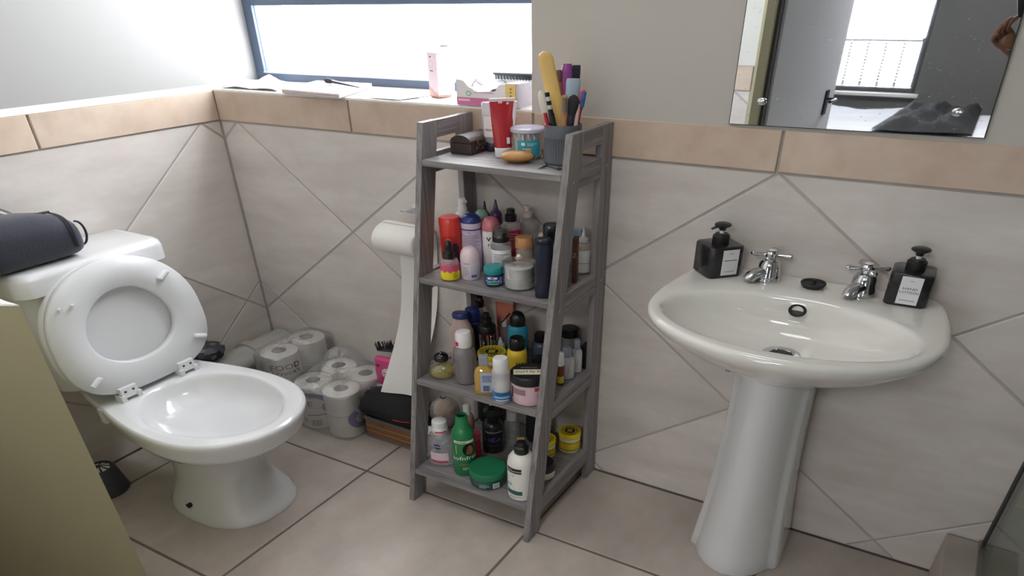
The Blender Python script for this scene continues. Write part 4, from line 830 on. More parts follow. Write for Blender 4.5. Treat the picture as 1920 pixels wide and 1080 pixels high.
b = Bt('heat_spray', 'black heat protection spray bottle with trigger head on the bottom tier', 'spray bottle', .941, -.163, z); q = b.part('bottle', P((30, 30, 34), .3), body(.0265, .128, .012, .034)); c = b.part('collar', BLK, cyl(.0125, .127, .146))
hd = Vector((math.cos(b.a), math.sin(b.a), 0)); sd = Vector((-hd.y, hd.x, 0)); t0 = Vector(b.c)+Vector((0, 0, .160))
mb = MB(); R = []
for s_, w, h0_, h1_ in ((-.022, .009, -.010, .004), (-.012, .012, -.014, .012), (.0, .013, -.014, .016), (.012, .012, -.010, .012), (.024, .009, -.004, .007)): R.append([tuple(t0+sd*s_+hd*(w*i)+Vector((0, 0, j))) for i, j in ((-1, h0_), (1, h0_), (1, h1_), (-1, h1_))])
mb.rings(R); b.add('trigger_head', BLK, mb, c, ang=50); b.add('trigger', BLK, MB().obox(t0+sd*.018-Vector((0, 0, .014)), (sd, hd, (0.2, 0, 1)), (.004, .006, .012)), c, smooth=False)
b.text(ink((200, 200, 204)), 'TRESemmé', .0266, .093, .0105, .1, parent=q); b.text(ink((96, 84, 170)), 'HEAT', .0266, .060, .026, .25, parent=q); b.label(ink((60, 56, 96)), .0266, .036, .040, .7, .1, parent=q, name='rule')
b = Bt('conditioner_pump', 'large white conditioner bottle with black cap at the front right of the bottom tier', 'bottle', 1.103, -.296, z); q = b.part('bottle', P((234, 233, 228), .35), [(.030, 0), (.0328, .004), (.0330, .130), (.0305, .150), (.022, .166), (.0155, .171)], n=36); b.part('cap', BLK, [(.0165, .170), (.0170, .172), (.0168, .192), (.0125, .196), (.0118, .207), (.009, .2095)])
b.label(IB, .0331, .112, .131, .62, -.65, parent=q, name='brand_panel'); b.text(IW, 'TRESemmé', .0337, .1215, .0112, -.62, parent=q); b.label(ink((44, 96, 92)), .0331, .026, .042, .62, -.62, parent=q, name='teal_panel'); b.label(ink((70, 150, 150)), .0331, .062, .067, .25, -1.0, parent=q, name='teal_script'); b.lines(IG, .0331, .098, .106, 2, .16, -.6, parent=q); b.lines(IG, .0331, .012, .020, 2, .5, -.5, parent=q)
mb = MB()
for k in range(12): a = b.a-1.15+.06*k; mb.patch(b.c, .0336, a, a+.06, .094-.003*k-.0015*k*k*.2, .0955-.003*k-.0015*k*k*.2, n=1, r1=.0336)
b.add('curl_line', ink((90, 96, 100)), mb, q, fix=False)
b = Bt('small_lotion', 'small pinkish brown bottle with white cap behind the green bottle', 'bottle', .872, -.172, z); b.part('bottle', P((190, 148, 134), .35), body(.0170, .130, .010, .024)); b.part('cap', WHT, [(.0098, .129), (.010, .131), (.0096, .164), (.006, .168)])
b = Bt('pink_jar', 'small hot pink jar between the green bottle and the black spray', 'jar', .918, -.212, z); b.part('jar', P((206, 62, 100), .35), cyl(.0150, 0, .074)); b.part('lid', P((220, 92, 124), .35), cyl(.0156, .0742, .101))
b = Bt('clear_toner', 'clear bottle with frosted cap standing behind the black spray bottle', 'bottle', .968, -.115, z); b.part('bottle', CLR, body(.0190, .105, .011, .014)); b.part('cap', MILK, cyl(.0135, .104, .142))
b = Bt('green_print_bottle', 'white bottle with lime green print at the back of the bottom tier', 'bottle', .900, -.090, z); q = b.part('bottle', P((222, 224, 220), .35), body(.0150, .122, .009, .02)); b.label(ink((140, 196, 110)), .0151, .05, .095, .8, parent=q, name='lime_print'); b.part('cap', WHT, cyl(.0095, .121, .140))
tag(put('black_makeup_bag', MB().rings([[(1.018+w*math.cos(t)*abs(math.cos(t))**-.4 if abs(math.cos(t)) > .05 else 1.018, -.070+d*math.sin(t), z+.001+h) for t in [2*PI*i/24 for i in range(24)]] for h, w, d in ((0, .028, .018), (.02, .033, .022), (.09, .031, .022), (.14, .028, .018), (.15, .022, .010))]), P((26, 26, 30), .6)), 'black upright pouch against the wall on the bottom tier', 'pouch')
tin(1.066, -.118, .0268, .070, z, 'yellow-lidded jar at the right of the bottom tier, nearer the front'); tin(1.1065, -.064, .0285, .078, z, 'yellow-lidded jar at the right of the bottom tier, nearer the wall')
b = Bt('hair_wax_jar', 'squat cream jar with domed black lid beside the right leg of the shelf', 'jar', 1.108, -.205, z); b.part('jar', P((222, 216, 202), .4), [(.024, 0), (.0275, .004), (.028, .030), (.027, .032)]); b.part('lid', P((30, 29, 34), .45), [(.0284, .0305), (.0288, .033), (.0282, .052), (.025, .060), (.014, .0635), (.001, .064)], n=32)
bx = thing('cream_carton', 'slim yellow carton with green print behind the white conditioner bottle', 'box', (1.070, -.245, z)); put('carton', MB().obox((1.064, -.236, z+.073), ((.9, .43, 0), (-.43, .9, 0), (0, 0, 1)), (.0085, .020, .072)), P((216, 186, 96), .5), bx, smooth=False); put('green_print', MB().obox((1.0725, -.2548, z+.05), ((.9, .43, 0), (-.43, .9, 0), (0, 0, 1)), (.0075, .0005, .04)), ink((110, 150, 80)), bx, smooth=False)

g = random.Random(17); R = []
for h, k in ((0, .8), (.01, 1), (.05, 1.02), (.09, .92), (.12, .75), (.135, .4)):
    R.append([(.856+.027*k*math.cos(2*PI*i/20)*(1+g.uniform(-.08, .08)), -.046+.026*k*math.sin(2*PI*i/20)*(1+g.uniform(-.08, .08)), Z4+.001+h+g.uniform(-.002, .002)*(h > 0)) for i in range(20)])
tag(put('hair_bonnet', MB().rings(R), m_cloth, ang=70), 'bunched black fabric in the back left corner of the bottom tier', 'fabric')
# ------------------------------------------------------------------ top tier
z = Z1
ch = thing('wooden_chest', 'small dark brown wooden chest with domed lid on the top tier', 'chest', (.864, -.066, z))
cx0, cx1, cy0, cy1 = .834, .886, -.110, -.022
put('chest_body', MB().box((cx0, cy0, z+.0005), (cx1, cy1, z+.030)), mat('dark_brown_wood', (62, 48, 46), .45, var=.2, scale=60, bump=.2), ch, smooth=False, bevel=.002)
mb = MB(); arc = [(cx0+(cx1-cx0)*k/12, z+.0308+.006+.016*math.sin(PI*k/12)**.7) for k in range(13)]
mb.rings([[(cx0, y, z+.0308)]+[(a, y, b_) for a, b_ in arc]+[(cx1, y, z+.0308)] for y in (cy0, cy1)]); lidc = put('chest_lid', mb, MATS['dark_brown_wood'], ch, ang=40, bevel=.0015)
g = random.Random(8); mb = MB()
for k in range(26):
    y = g.uniform(cy0+.02, cy1-.01); zz = g.uniform(z+.008, z+.045); mb.ell((cx1+.0008, y, zz), (.0012, g.uniform(.002, .005), g.uniform(.002, .004)), 8, 5)
put('carved_relief', mb, mat('carved_wood', (92, 78, 74), .5, var=.3, scale=80), ch)
# acetone bottle stood on its cap
b = Bt('acetone_bottle', 'white and clear acetone bottle standing upside down behind the red tube', 'bottle', .896, -.044, z, sx=1, sy=.6, rz=.2)
b.part('cap', P((50, 52, 66), .35), [(.0130, 0), (.0135, .002), (.0130, .018), (.012, .019)], sy=1); q = b.part('bottle', clear('acetone_clear', (226, 226, 232), .55, .14), [(.009, .019), (.017, .026), (.0195, .034), (.0205, .100), (.0208, .128), (.019, .131)])
mb = MB(); mb.patch(b.c, .0213, b.a-1.1, b.a+.9, .040, .096, sx=1, sy=.66, r1=.0216); b.add('label', P((232, 230, 230), .5), mb, q, fix=False)
def invtext(t, zz, size, off=0):
    vs_, fs_ = text2d(t); mb = MB(); r = .0222; mb.add([(b.c[0]+r*math.cos(b.a+off-u*size/r), b.c[1]+r*.68*math.sin(b.a+off-u*size/r), b.c[2]+zz-v*size) for u, v in vs_], fs_); b.add('lettering', IB, mb, q, smooth=False, fix=False)
invtext('ACETONE', .060, .0085); invtext('125ml', .071, .005)
# red tube standing on its cap
x, y = .951, -.090; tb = thing('lotion_tube', 'glossy red cream tube standing on its white cap on the top tier', 'tube', (x, y, z)); cdv = camdir(x, y)+.15; rt = Vector((-math.sin(cdv), math.cos(cdv), 0)); dv2 = Vector((math.cos(cdv), math.sin(cdv), 0))
mb = MB(); mb.lathe((x, y, z+.0006), [(.0160, 0), (.0168, .002), (.0175, .024), (.0165, .026)], 28); put('cap', mb, WHT, tb)
mb = MB(); R = []
for h, w, d in ((.026, .0172, .0160), (.045, .0190, .0150), (.08, .0215, .0105), (.12, .0238, .0045), (.1445, .0250, .0012)): R.append([tuple(Vector((x, y, z+h))+rt*(w*math.cos(t))+dv2*(d*math.sin(t))) for t in [2*PI*i/32 for i in range(32)]])
mb.rings(R); q = put('tube', mb, P((178, 42, 52), .22, coat=.3), tb)
put('crimp', MB().obox((x, y, z+.1480), (rt, dv2, (0, 0, 1)), (.0252, .0011, .004)), P((226, 214, 220), .4), q, smooth=False)
put('white_side', MB().obox(Vector((x, y, z+.088))+rt*.0210, (rt, dv2, Vector((0, 0, 1))+rt*.1), (.0035, .0032, .056)), P((228, 222, 226), .4), q, smooth=False, bevel=.001)
put('square_mark', MB().obox(Vector((x, y, z+.1440))-rt*.004+dv2*.0020, (rt, dv2, (0, 0, 1)), (.004, .0004, .004)), ink((232, 206, 210)), q, smooth=False)
put('code_label', MB().obox(Vector((x, y, z+.046))+rt*.0085+dv2*.0140, (rt, dv2, (0, 0, 1)), (.003, .0006, .008)), IW, q, smooth=False); put('emblem', MB().ell(Vector((x, y, z+.139))+rt*.011+dv2*.0022, (.003, .003, .0035), 12, 6), ink((226, 190, 196)), q)
# cotton bud tub
b = Bt('cotton_bud_tub', 'clear round tub of cotton buds with pale lilac lid and turquoise label', 'tub', 1.001, -.077, z); r = .0335
b.part('tub', CLG, [(.031, 0), (.0325, .002), (r, .070), (r-.001, .071)], n=36, cap1=False); b.part('lid', clear('lilac_lid', (206, 204, 226), .75, .14), [(r*1.02, .070), (r*1.04, .071), (r*1.04, .078), (r*.99, .0805), (r*.9, .0812), (.001, .0812)], n=36)
mb = MB(); mb.patch(b.c, .0340, b.a-.65, b.a+.75, .012, .052, r1=.0342); q = b.add('label', P((60, 158, 176), .4), mb, fix=False); opatch(b, .0350, -.0, .021, .22, .008, ink((214, 160, 120)), 'round_print', q); opatch(b, .0350, -.28, .043, .12, .0045, IW, 'leaf_mark', q)
b.lines(IW, .0344, .038, .046, 2, .3, .25, parent=q); b.lines(IW, .0344, .028, .034, 1, .4, .1, parent=q)
g = random.Random(21); first = None
for k in range(46):
    a = g.uniform(0, 2*PI); rr = .027*math.sqrt(g.random()); x0, y0 = b.c[0]+rr*math.cos(a), b.c[1]+rr*math.sin(a); h = g.uniform(.058, .067); mb = MB(); ln = g.uniform(-.002, .002)
    mb.tube([(x0, y0, b.c[2]+.002), (x0, y0, b.c[2]+.010), (x0, y0, b.c[2]+.013), (x0+ln, y0+ln, b.c[2]+h-.012), (x0+ln, y0+ln, b.c[2]+h-.009), (x0+ln, y0+ln, b.c[2]+h)], [.0022, .0026, .0011, .0011, .0027, .002], 6)
    tag(put('cotton_bud', mb, cot), 'white cotton bud standing in the clear round tub', 'cotton bud', 'cotton buds in the tub')
# wooden brush back
nb = thing('nail_brush', 'oval orange-brown wooden brush lying in front of the cotton bud tub', 'brush', (1.008, -.132, z)); cb = (1.008, -.131, z+.0165)
mb = MB(); mb.ell(cb, (.0325, .0195, .0155), 24, 14, rz=.35); put('wooden_back', mb, mat('orange_wood', (190, 140, 84), .45, var=.15, scale=25, stretch=(1, 1, 4)), nb); mb = MB(); mb.lathe((1.008, -.131, z+.0005), [(.018, 0), (.022, .008)], 24, sy=.5, rz=.35); put('bristles', mb, mat('tan_bristle', (120, 92, 64), .9, var=.3, scale=200), nb)
# grey ribbed cup with its brushes
b = Bt('ribbed_cup', 'grey ribbed ceramic cup holding brushes and toothbrushes on the top tier', 'cup', 1.087, -.093, z); m_cup = mat('grey_ceramic', (92, 96, 104), .55, var=.06)
r = .0355; R = []
NR = 128
for h, k in ((0, .93), (.003, .98), (.006, 1)): R.append([(b.c[0]+r*k*math.cos(2*PI*i/NR), b.c[1]+r*k*math.sin(2*PI*i/NR), b.c[2]+h) for i in range(NR)])
for h, d in ((.008, 1), (.066, 1), (.068, 0)): R.append([(b.c[0]+(r-d*(.0013 if i % 3 == 0 else 0))*math.cos(2*PI*i/NR), b.c[1]+(r-d*(.0013 if i % 3 == 0 else 0))*math.sin(2*PI*i/NR), b.c[2]+h) for i in range(NR)])
for h, k in ((.098, 1), (.0995, .985), (.0995, .94), (.097, .93), (.006, .90), (.005, .1)): R.append([(b.c[0]+r*k*math.cos(2*PI*i/NR), b.c[1]+r*k*math.sin(2*PI*i/NR), b.c[2]+h) for i in range(NR)])
put('cup_body', MB().rings(R), m_cup, b.t, ang=30)
CUP = Vector(b.c); cu = camdir(*b.c[:2]); HR = Vector((-math.sin(cu), math.cos(cu), 0)); HF = Vector((math.cos(cu), math.sin(cu), 0)); UP = Vector((0, 0, 1))
def stick(name, label, cat, bx_, by_, tx_, ty_, h):
    """base offset and top offset (right, towards viewer) in the cup"""
    p0 = CUP+HR*bx_+HF*by_+UP*.008; p1 = CUP+HR*tx_+HF*ty_+UP*h; d = (p1-p0).normalized(); s_ = HF.cross(d)*-1; s_ = d.cross(HF).normalized(); n_ = s_.cross(d).normalized()
    return thing(name, label, cat, p0, 'brushes and tools in the grey cup'), p0, p1, d, s_, n_
def strip(p0, d, s_, n_, prof, m, name, t, nn=16):
    R = []
    for l, w, dd in prof: R.append([tuple(p0+d*l+s_*(w*math.cos(2*PI*i/nn))+n_*(dd*math.sin(2*PI*i/nn))) for i in range(nn)])
    return put(name, MB().rings(R), m, t, ang=45)
t, p0, p1, d, s_, n_ = stick('bath_brush_handle', 'large rounded yellow wooden spatula leaning left out of the grey cup', 'spatula', .008, -.004, -.036, -.010, .268); L_ = (p1-p0).length
strip(p0, d, s_, n_, [(0, .011, .003), (.03, .0130, .004), (L_*.55, .0138, .0040), (L_*.92, .0140, .0040), (L_*.96, .0128, .0038), (L_*.985, .0090, .0035), (L_*.997, .004, .002), (L_, .001, .001)], mat('yellow_wood', (228, 192, 118), .4, var=.16, scale=18), 'blade', t)
t, p0, p1, d, s_, n_ = stick('eye_brush', 'thin makeup brush with small brown tip beside the yellow spatula', 'makeup brush', .010, -.018, -.012, -.022, .249); L_ = (p1-p0).length
strip(p0, d, s_, n_, [(0, .0025, .0025), (L_*.6, .0035, .0035), (L_*.78, .003, .003)], mat('brush_wood', (150, 104, 84), .4), 'handle', t, 10); strip(p0+d*(L_*.78), d, s_, n_, [(0, .003, .003), (.012, .0055, .0050), (.022, .0065, .006), (.028, .004, .004)], mat('brown_hair', (112, 84, 76), .9), 'tip', t, 10)
t, p0, p1, d, s_, n_ = stick('purple_hair_brush', 'purple hair brush with black bristles standing in the grey cup', 'hair brush', .006, -.022, .006, -.024, .238); L_ = (p1-p0).length
strip(p0, d, s_, n_, [(0, .005, .004), (L_*.55, .006, .005), (L_*.68, .010, .006), (L_*.9, .0125, .006), (L_, .008, .004)], P((140, 66, 140), .3), 'handle', t); 
mb = MB(); g = random.Random(3)
for k in range(5):
    q_ = p0+d*(L_*.78+.0105*k)+s_*.013; mb.obox(q_+s_*.004+n_*0, (s_, d, n_), (.007+g.uniform(-.001, .001), .0048, .005))
put('bristles', mb, mat('black_bristle', (40, 38, 44), .9, var=.3, scale=200), t, smooth=False)
t, p0, p1, d, s_, n_ = stick('powder_brush', 'pale blue soft brush with wide flat head on the right of the grey cup', 'makeup brush', .010, -.008, .018, -.008, .204); L_ = (p1-p0).length
strip(p0, d, s_, n_, [(0, .003, .003), (L_*.6, .0045, .004)], P((90, 100, 130), .3), 'handle', t, 10); strip(p0+d*(L_*.60), d, s_, n_, [(0, .0045, .004), (.030, .0125, .005), (.072, .0135, .006), (.080, .012, .005)], mat('pale_blue_hair', (168, 188, 206), .9, var=.12, scale=150), 'head', t)
t, p0, p1, d, s_, n_ = stick('foundation_brush', 'dark rounded makeup brush with glossy black handle at the front of the grey cup', 'makeup brush', .008, .012, .019, .018, .172); L_ = (p1-p0).length
strip(p0, d, s_, n_, [(0, .004, .004), (L_*.70, .0065, .006)], P((54, 58, 74), .15), 'handle', t, 12); strip(p0+d*(L_*.70), d, s_, n_, [(0, .006, .006), (.018, .0105, .008), (.034, .0115, .008), (.044, .008, .006), (.049, .002, .002)], mat('dark_hair', (48, 46, 56), .9, var=.2, scale=150), 'head', t)
t, p0, p1, d, s_, n_ = stick('hand_mirror_comb', 'white oval spoon-shaped brush back leaning left in the grey cup', 'brush', -.010, .010, -.042, .014, .182); L_ = (p1-p0).length
strip(p0, d, s_, n_, [(0, .003, .003), (L_*.55, .0035, .003)], P((40, 40, 48), .3), 'handle', t, 10); strip(p0+d*(L_*.55), d, s_, n_, [(0, .003, .003), (.022, .007, .0035), (.050, .009, .004), (.070, .0065, .003), (.079, .002, .001)], P((228, 222, 208), .4), 'head', t)
t, p0, p1, d, s_, n_ = stick('striped_mascara', 'black and silver striped mascara wand leaning left in the grey cup', 'mascara', -.002, .018, -.030, .022, .176); L_ = (p1-p0).length
strip(p0, d, s_, n_, [(0, .0055, .0055), (L_*.72, .0055, .0055)], P((40, 42, 54), .12), 'barrel', t, 12)
for k in range(5): strip(p0+d*(L_*.72+.0100*k), d, s_, n_, [(0, .0045, .0045), (.0098, .0045, .0045)], P((206, 206, 210), .3) if k % 2 else BLK, 'stripe', t, 12)
strip(p0+d*(L_*.2)+n_*.0052, d, s_, n_, [(0, .0015, .001), (.045, .0015, .001)], P((210, 214, 222), .2), 'silver_line', t, 8)
t, p0, p1, d, s_, n_ = stick('bamboo_toothbrush', 'bamboo toothbrush with grey bristles facing out of the grey cup', 'toothbrush', .002, .020, .002, .024, .172); L_ = (p1-p0).length
strip(p0, d, s_, n_, [(0, .004, .003), (L_*.65, .0048, .003), (L_*.75, .0060, .003), (L_*.97, .0062, .003), (L_, .004, .002)], mat('bamboo', (186, 142, 98), .5, var=.15, scale=30), 'handle', t, 12); strip(p0+d*(L_*.76)+n_*.004, d, s_, n_, [(0, .0045, .003), (.034, .0045, .003)], mat('grey_bristle', (128, 118, 110), .9, var=.4, scale=300), 'bristles', t, 10)
t, p0, p1, d, s_, n_ = stick('red_toothbrush', 'red and white toothbrush with blue bristles on the right of the grey cup', 'toothbrush', .016, .006, .036, .006, .181); L_ = (p1-p0).length
strip(p0, d, s_, n_, [(0, .004, .0035), (L_*.7, .004, .0035), (L_*.78, .0055, .003), (L_*.97, .0055, .003), (L_, .003, .002)], P((206, 70, 78), .3), 'handle', t, 12); strip(p0+d*(L_*.77)+n_*.004+s_*.002, d, s_, n_, [(0, .0045, .004), (.036, .0045, .004)], mat('blue_bristle', (64, 96, 170), .8, var=.3, scale=250), 'bristles', t, 10); strip(p0+d*(L_*.45), d, s_, n_, [(0, .0046, .0040), (.010, .0046, .0040)], P((236, 226, 228), .3), 'white_grip', t, 12)
t, p0, p1, d, s_, n_ = stick('red_lip_pencil', 'short red pencil at the left rim of the grey cup', 'pencil', -.012, .016, -.034, .018, .129); L_ = (p1-p0).length; strip(p0, d, s_, n_, [(0, .0035, .0035), (L_, .0035, .0035)], P((186, 44, 62), .35), 'barrel', t, 10)
t, p0, p1, d, s_, n_ = stick('pink_toothbrush', 'pale pink toothbrush handle beside the red toothbrush', 'toothbrush', .016, .014, .028, .016, .150); L_ = (p1-p0).length; strip(p0, d, s_, n_, [(0, .004, .003), (L_*.9, .004, .003), (L_, .0025, .002)], P((220, 184, 182), .35), 'handle', t, 10)
hc = thing('hair_claw', 'small black hair clip lying at the front of the top tier', 'hair clip', (1.090, -.155, z)); mb = MB(); mb.tube([(1.074, -.166, z+.002), (1.080, -.155, z+.0045), (1.083, -.146, z+.006)], [.0012, .0028, .0015], 8).tube([(1.083, -.148, z+.004), (1.095, -.150, z+.0035), (1.108, -.153, z+.003)], .0014, 8); put('prong', mb, BLK, hc); mb = MB(); mb.ell((1.111, -.153, z+.0035), (.007, .004, .003), 12, 6); put('pad', mb, BLK, hc)

# ------------------------------------------------------------------ window sill
g = random.Random(14); Pp = []
for j in range(16):
    row = []
    for i in range(30):
        u, v = i/29, j/15; x = .012+.215*u+.02*math.sin(3*v); y = .012+.115*v*(.75+.25*math.sin(2.5*u+.6)); e = min(1, 6*min(u, 1-u, v+.06, 1-v)); h = e*(.006+.016*abs(math.sin(5.5*u+2.2*v))*abs(math.sin(3*v+.9))+.022*math.exp(-((u-.38)/.13)**2-((v-.75)/.25)**2)+g.uniform(0, .004))
        row.append((x, y, zs(y)+.0015+h))
    Pp.append(row)
tag(put('crumpled_packet', MB().grid(Pp), mat('white_film', (238, 240, 246), .3, var=.06, scale=20), ang=50), 'crumpled white plastic packet in the left corner of the window sill', 'packet')
def slab(name, label, cat, pts, y_th, m, m2):
    cx = sum(p[0] for p in pts)/4; cy = sum(p[1] for p in pts)/4; t = thing(name, label, cat, (cx, cy, zs(cy))); return t
pal = thing('makeup_palette', 'flat pale pink makeup palette lying on the window sill', 'palette', (.38, .06, zs(.06)))
pp = [(.262, -.006), (.470, -.028), (.432, .135), (.248, .135)]
put('palette_base', MB().rings([[(*p, zs(p[1])+.0016) for p in pp], [(*p, zs(p[1])+.007) for p in pp]]), P((206, 192, 192), .45), pal, smooth=False, bevel=.001); put('palette_lid', MB().rings([[(*p, zs(p[1])+.0074) for p in pp], [(*p, zs(p[1])+.015) for p in pp]]), P((226, 208, 206), .4), pal, smooth=False, bevel=.0015)
mb_ = thing('powder_brush', 'black makeup brush lying on the pale pink palette on the window sill', 'makeup brush', (.36, .07, zs(.07)+.016)); a_ = Vector((.330, .090, zs(.09)+.0262)); e_ = Vector((.450, .062, zs(.06)+.0185)); dd = (e_-a_).normalized(); ss = Vector((-dd.y, dd.x, 0)).normalized(); nn_ = dd.cross(ss)
strip(a_, dd, ss, nn_, [(-.012, .005, .005), (-.004, .0090, .0085), (.008, .0088, .0085), (.020, .0055, .0055)], mat('dark_hair', (48, 46, 56)), 'brush_head', mb_, 14); strip(a_+dd*.0202, dd, ss, nn_, [(0, .0055, .0055), (.04, .0042, .0042), (.108, .0018, .0018)], BLK, 'handle', mb_, 12)
lf_ = thing('paper_leaflet', 'folded white leaflet lying on the window sill beside the palette', 'paper', (.55, .04, zs(.04)))
for k, pq in enumerate(([(.500, .028), (.560, .115), (.655, .085), (.620, .004)], [(.51, .005), (.60, .070), (.650, .050), (.62, .002)])): put('paper_sheet', MB().rings([[(*p, zs(p[1])+.0014+.0016*k) for p in pq], [(*p, zs(p[1])+.0024+.0016*k+.003*(i == 1)) for i, p in enumerate(pq)]]), mat('white_paper', (240, 238, 238), .8, var=.02), lf_, smooth=False)
# pink serum carton
xb, yb_ = .684, .076; zz0 = zs(yb_)+.0012; ux = Vector((.90, -.43, 0)).normalized(); uy = Vector((.43, .90, 0)).normalized(); ctn = thing('serum_carton', 'tall pale pink carton with round emblem standing on the window sill', 'carton', (xb, yb_, zz0))
q = put('carton', MB().obox((xb, yb_, zz0+.064), (ux, uy, (0, 0, 1)), (.0205, .0165, .062)), mat('pale_pink_card', (228, 204, 214), .5, var=.05, scale=12), ctn, smooth=False, bevel=.0008)
fc = Vector((xb, yb_, zz0))-uy*.0170; mb = MB(); rg = [[tuple(fc-uy*.0003+ux*(-.004+r_*math.cos(2*PI*i/24))+UP*(.094+r_*math.sin(2*PI*i/24))) for i in range(24)] for r_ in (.0095, .0088)]; mb.rings(rg, False, False); put('ring_emblem', mb, ink((150, 130, 140)), q, smooth=False, fix=False)
put('dot_mark', MB().obox(fc+ux*-.005+UP*.114, (ux, uy, (0, 0, 1)), (.0018, .0004, .002)), IB, q, smooth=False); put('small_print', MB().obox(fc+ux*-.004+UP*.075, (ux, uy, (0, 0, 1)), (.0065, .0004, .0018)), IG, q, smooth=False); mb = MB(); mb.add([tuple(fc-uy*.0003+ux*a+UP*b2) for a, b2 in ((-.020, .004), (.020, .004), (.020, .016), (.006, .010), (-.006, .018), (-.020, .030))], [(0, 1, 2, 3, 4, 5)]); put('petal_print', mb, ink((226, 176, 168)), q, smooth=False, fix=False)
put('base_print', MB().obox((xb, yb_, zz0+.0035), (ux, uy, (0, 0, 1)), (.0209, .0169, .0032)), ink((196, 150, 130)), q, smooth=False)
b = Bt('serum_bottle', 'slim white bottle standing just behind the pink carton on the sill', 'bottle', .674, .118, zs(.118)+.001); b.part('bottle', WHT, body(.0170, .118, .010, .012)); b.part('cap', P((232, 228, 230), .4), cyl(.012, .117, .140)); b.label(IG, .012, .1355, .1385, .8, name='rule')
# open tissue box
T0, T1, TD = .7845, .9365, .075; zt0 = zs(0)+.0016; tx = thing('tissue_box', 'open white and pink tissue box on the window sill', 'tissue box', (.86, .03, zt0)); Y0 = -.004
card = mat('white_card', (232, 230, 232), .6, var=.03); HT = .064
fr = [(T0, 0), (T1-.030, 0), (T1-.030, HT-.002), (T1-.045, HT-.004), (T1-.055, HT-.022), (T0+.052, HT-.026), (T0+.030, HT-.012), (T0+.018, HT+.004), (T0, HT+.006)]
mb = MB(); mb.rings([[(x, Y0+k, zt0+h) for x, h in fr] for k in (0, .0012)]); q = put('front_panel', mb, card, tx, smooth=False)
put('back_panel', MB().box((T0, Y0+TD-.0012, zt0), (T1, Y0+TD, zt0+HT)), card, tx, smooth=False); put('floor_panel', MB().box((T0, Y0+.0013, zt0), (T1, Y0+TD-.0013, zt0+.001)), card, tx, smooth=False); put('end_panel', MB().box((T0, Y0+.0014, zt0+.0011), (T0+.0012, Y0+TD-.0014, zt0+HT)), card, tx, smooth=False)
put('end_panel', MB().box((T1-.0300, Y0+.0014, zt0+.0011), (T1, Y0+TD-.0014, zt0+HT)), mat('speckled_card', (206, 200, 212), .6, var=.1, scale=90), tx, smooth=False); put('yellow_corner', MB().box((T1-.030, Y0, zt0), (T1-.006, Y0+.0013, zt0+HT-.002)), P((232, 206, 130), .5), tx, smooth=False)
put('pink_band', MB().box((T0+.001, Y0-.0006, zt0+.001), (T1-.031, Y0-.0001, zt0+.022)), P((216, 120, 164), .5), q, smooth=False); put('pale_strip', MB().box((T0+.004, Y0-.0010, zt0+.012), (T0+.034, Y0-.0007, zt0+.018)), ink((236, 200, 218)), q, smooth=False)
put('pink_line', MB().box((T0+.046, Y0-.0006, zt0+.0365), (T1-.058, Y0-.0001, zt0+.0385)), ink((216, 140, 170)), q, smooth=False)
mb = MB(); mb.rings([[(T0+.031+r_*math.cos(2*PI*i/20), Y0-.0006, zt0+.033+r_*math.sin(2*PI*i/20)) for i in range(20)] for r_ in (.007, .0052)], False, False); put('green_mark', mb, ink((120, 184, 130)), q, smooth=False, fix=False); mb = MB()
for k in range(3): mb.box((T1-.019, Y0-.0006, zt0+.030+.009*k), (T1-.015, Y0-.0001, zt0+.034+.009*k))
put('brown_marks', mb, ink((150, 120, 60)), tx, smooth=False)
g = random.Random(9); Pp = []
for j in range(10):
    Pp.append([(T0+.004+(T1-T0-.038)*i/19, Y0+.004+(TD-.008)*j/9, zt0+HT*.62+.010*math.sin(9*i/19+j)+.010*math.sin(j*.8)+g.uniform(0, .004)) for i in range(20)])
tag(put('tissue', MB().grid(Pp), mat('white_tissue', (246, 246, 248), .9, var=.02), ang=60), 'white tissue rising out of the open tissue box', 'tissue')
cm = thing('hair_comb', 'black toothed hair brush resting across the top of the tissue box', 'hair brush', (.88, .05, zt0+HT)); c0 = Vector((.835, .066, zt0+HT+.016)); 
strip(c0, Vector((1, 0, 0)), Vector((0, 1, 0)), Vector((0, 0, 1)), [(0, .004, .003), (.006, .009, .005), (.10, .011, .006), (.125, .008, .005)], P((56, 60, 74), .4), 'brush_back', cm); first = None
for k in range(14):
    o = put('tooth', MB().box((.842+.0075*k, .060, zt0+HT+.0008), (.8445+.0075*k, .072, zt0+HT+.012)), BLK, cm, smooth=False) if first is None else first.copy()
    if first is None: first = o
    else: col.objects.link(o); o.parent = cm; o.location = first.location+Vector((.0075*k*SC[0], 0, 0))
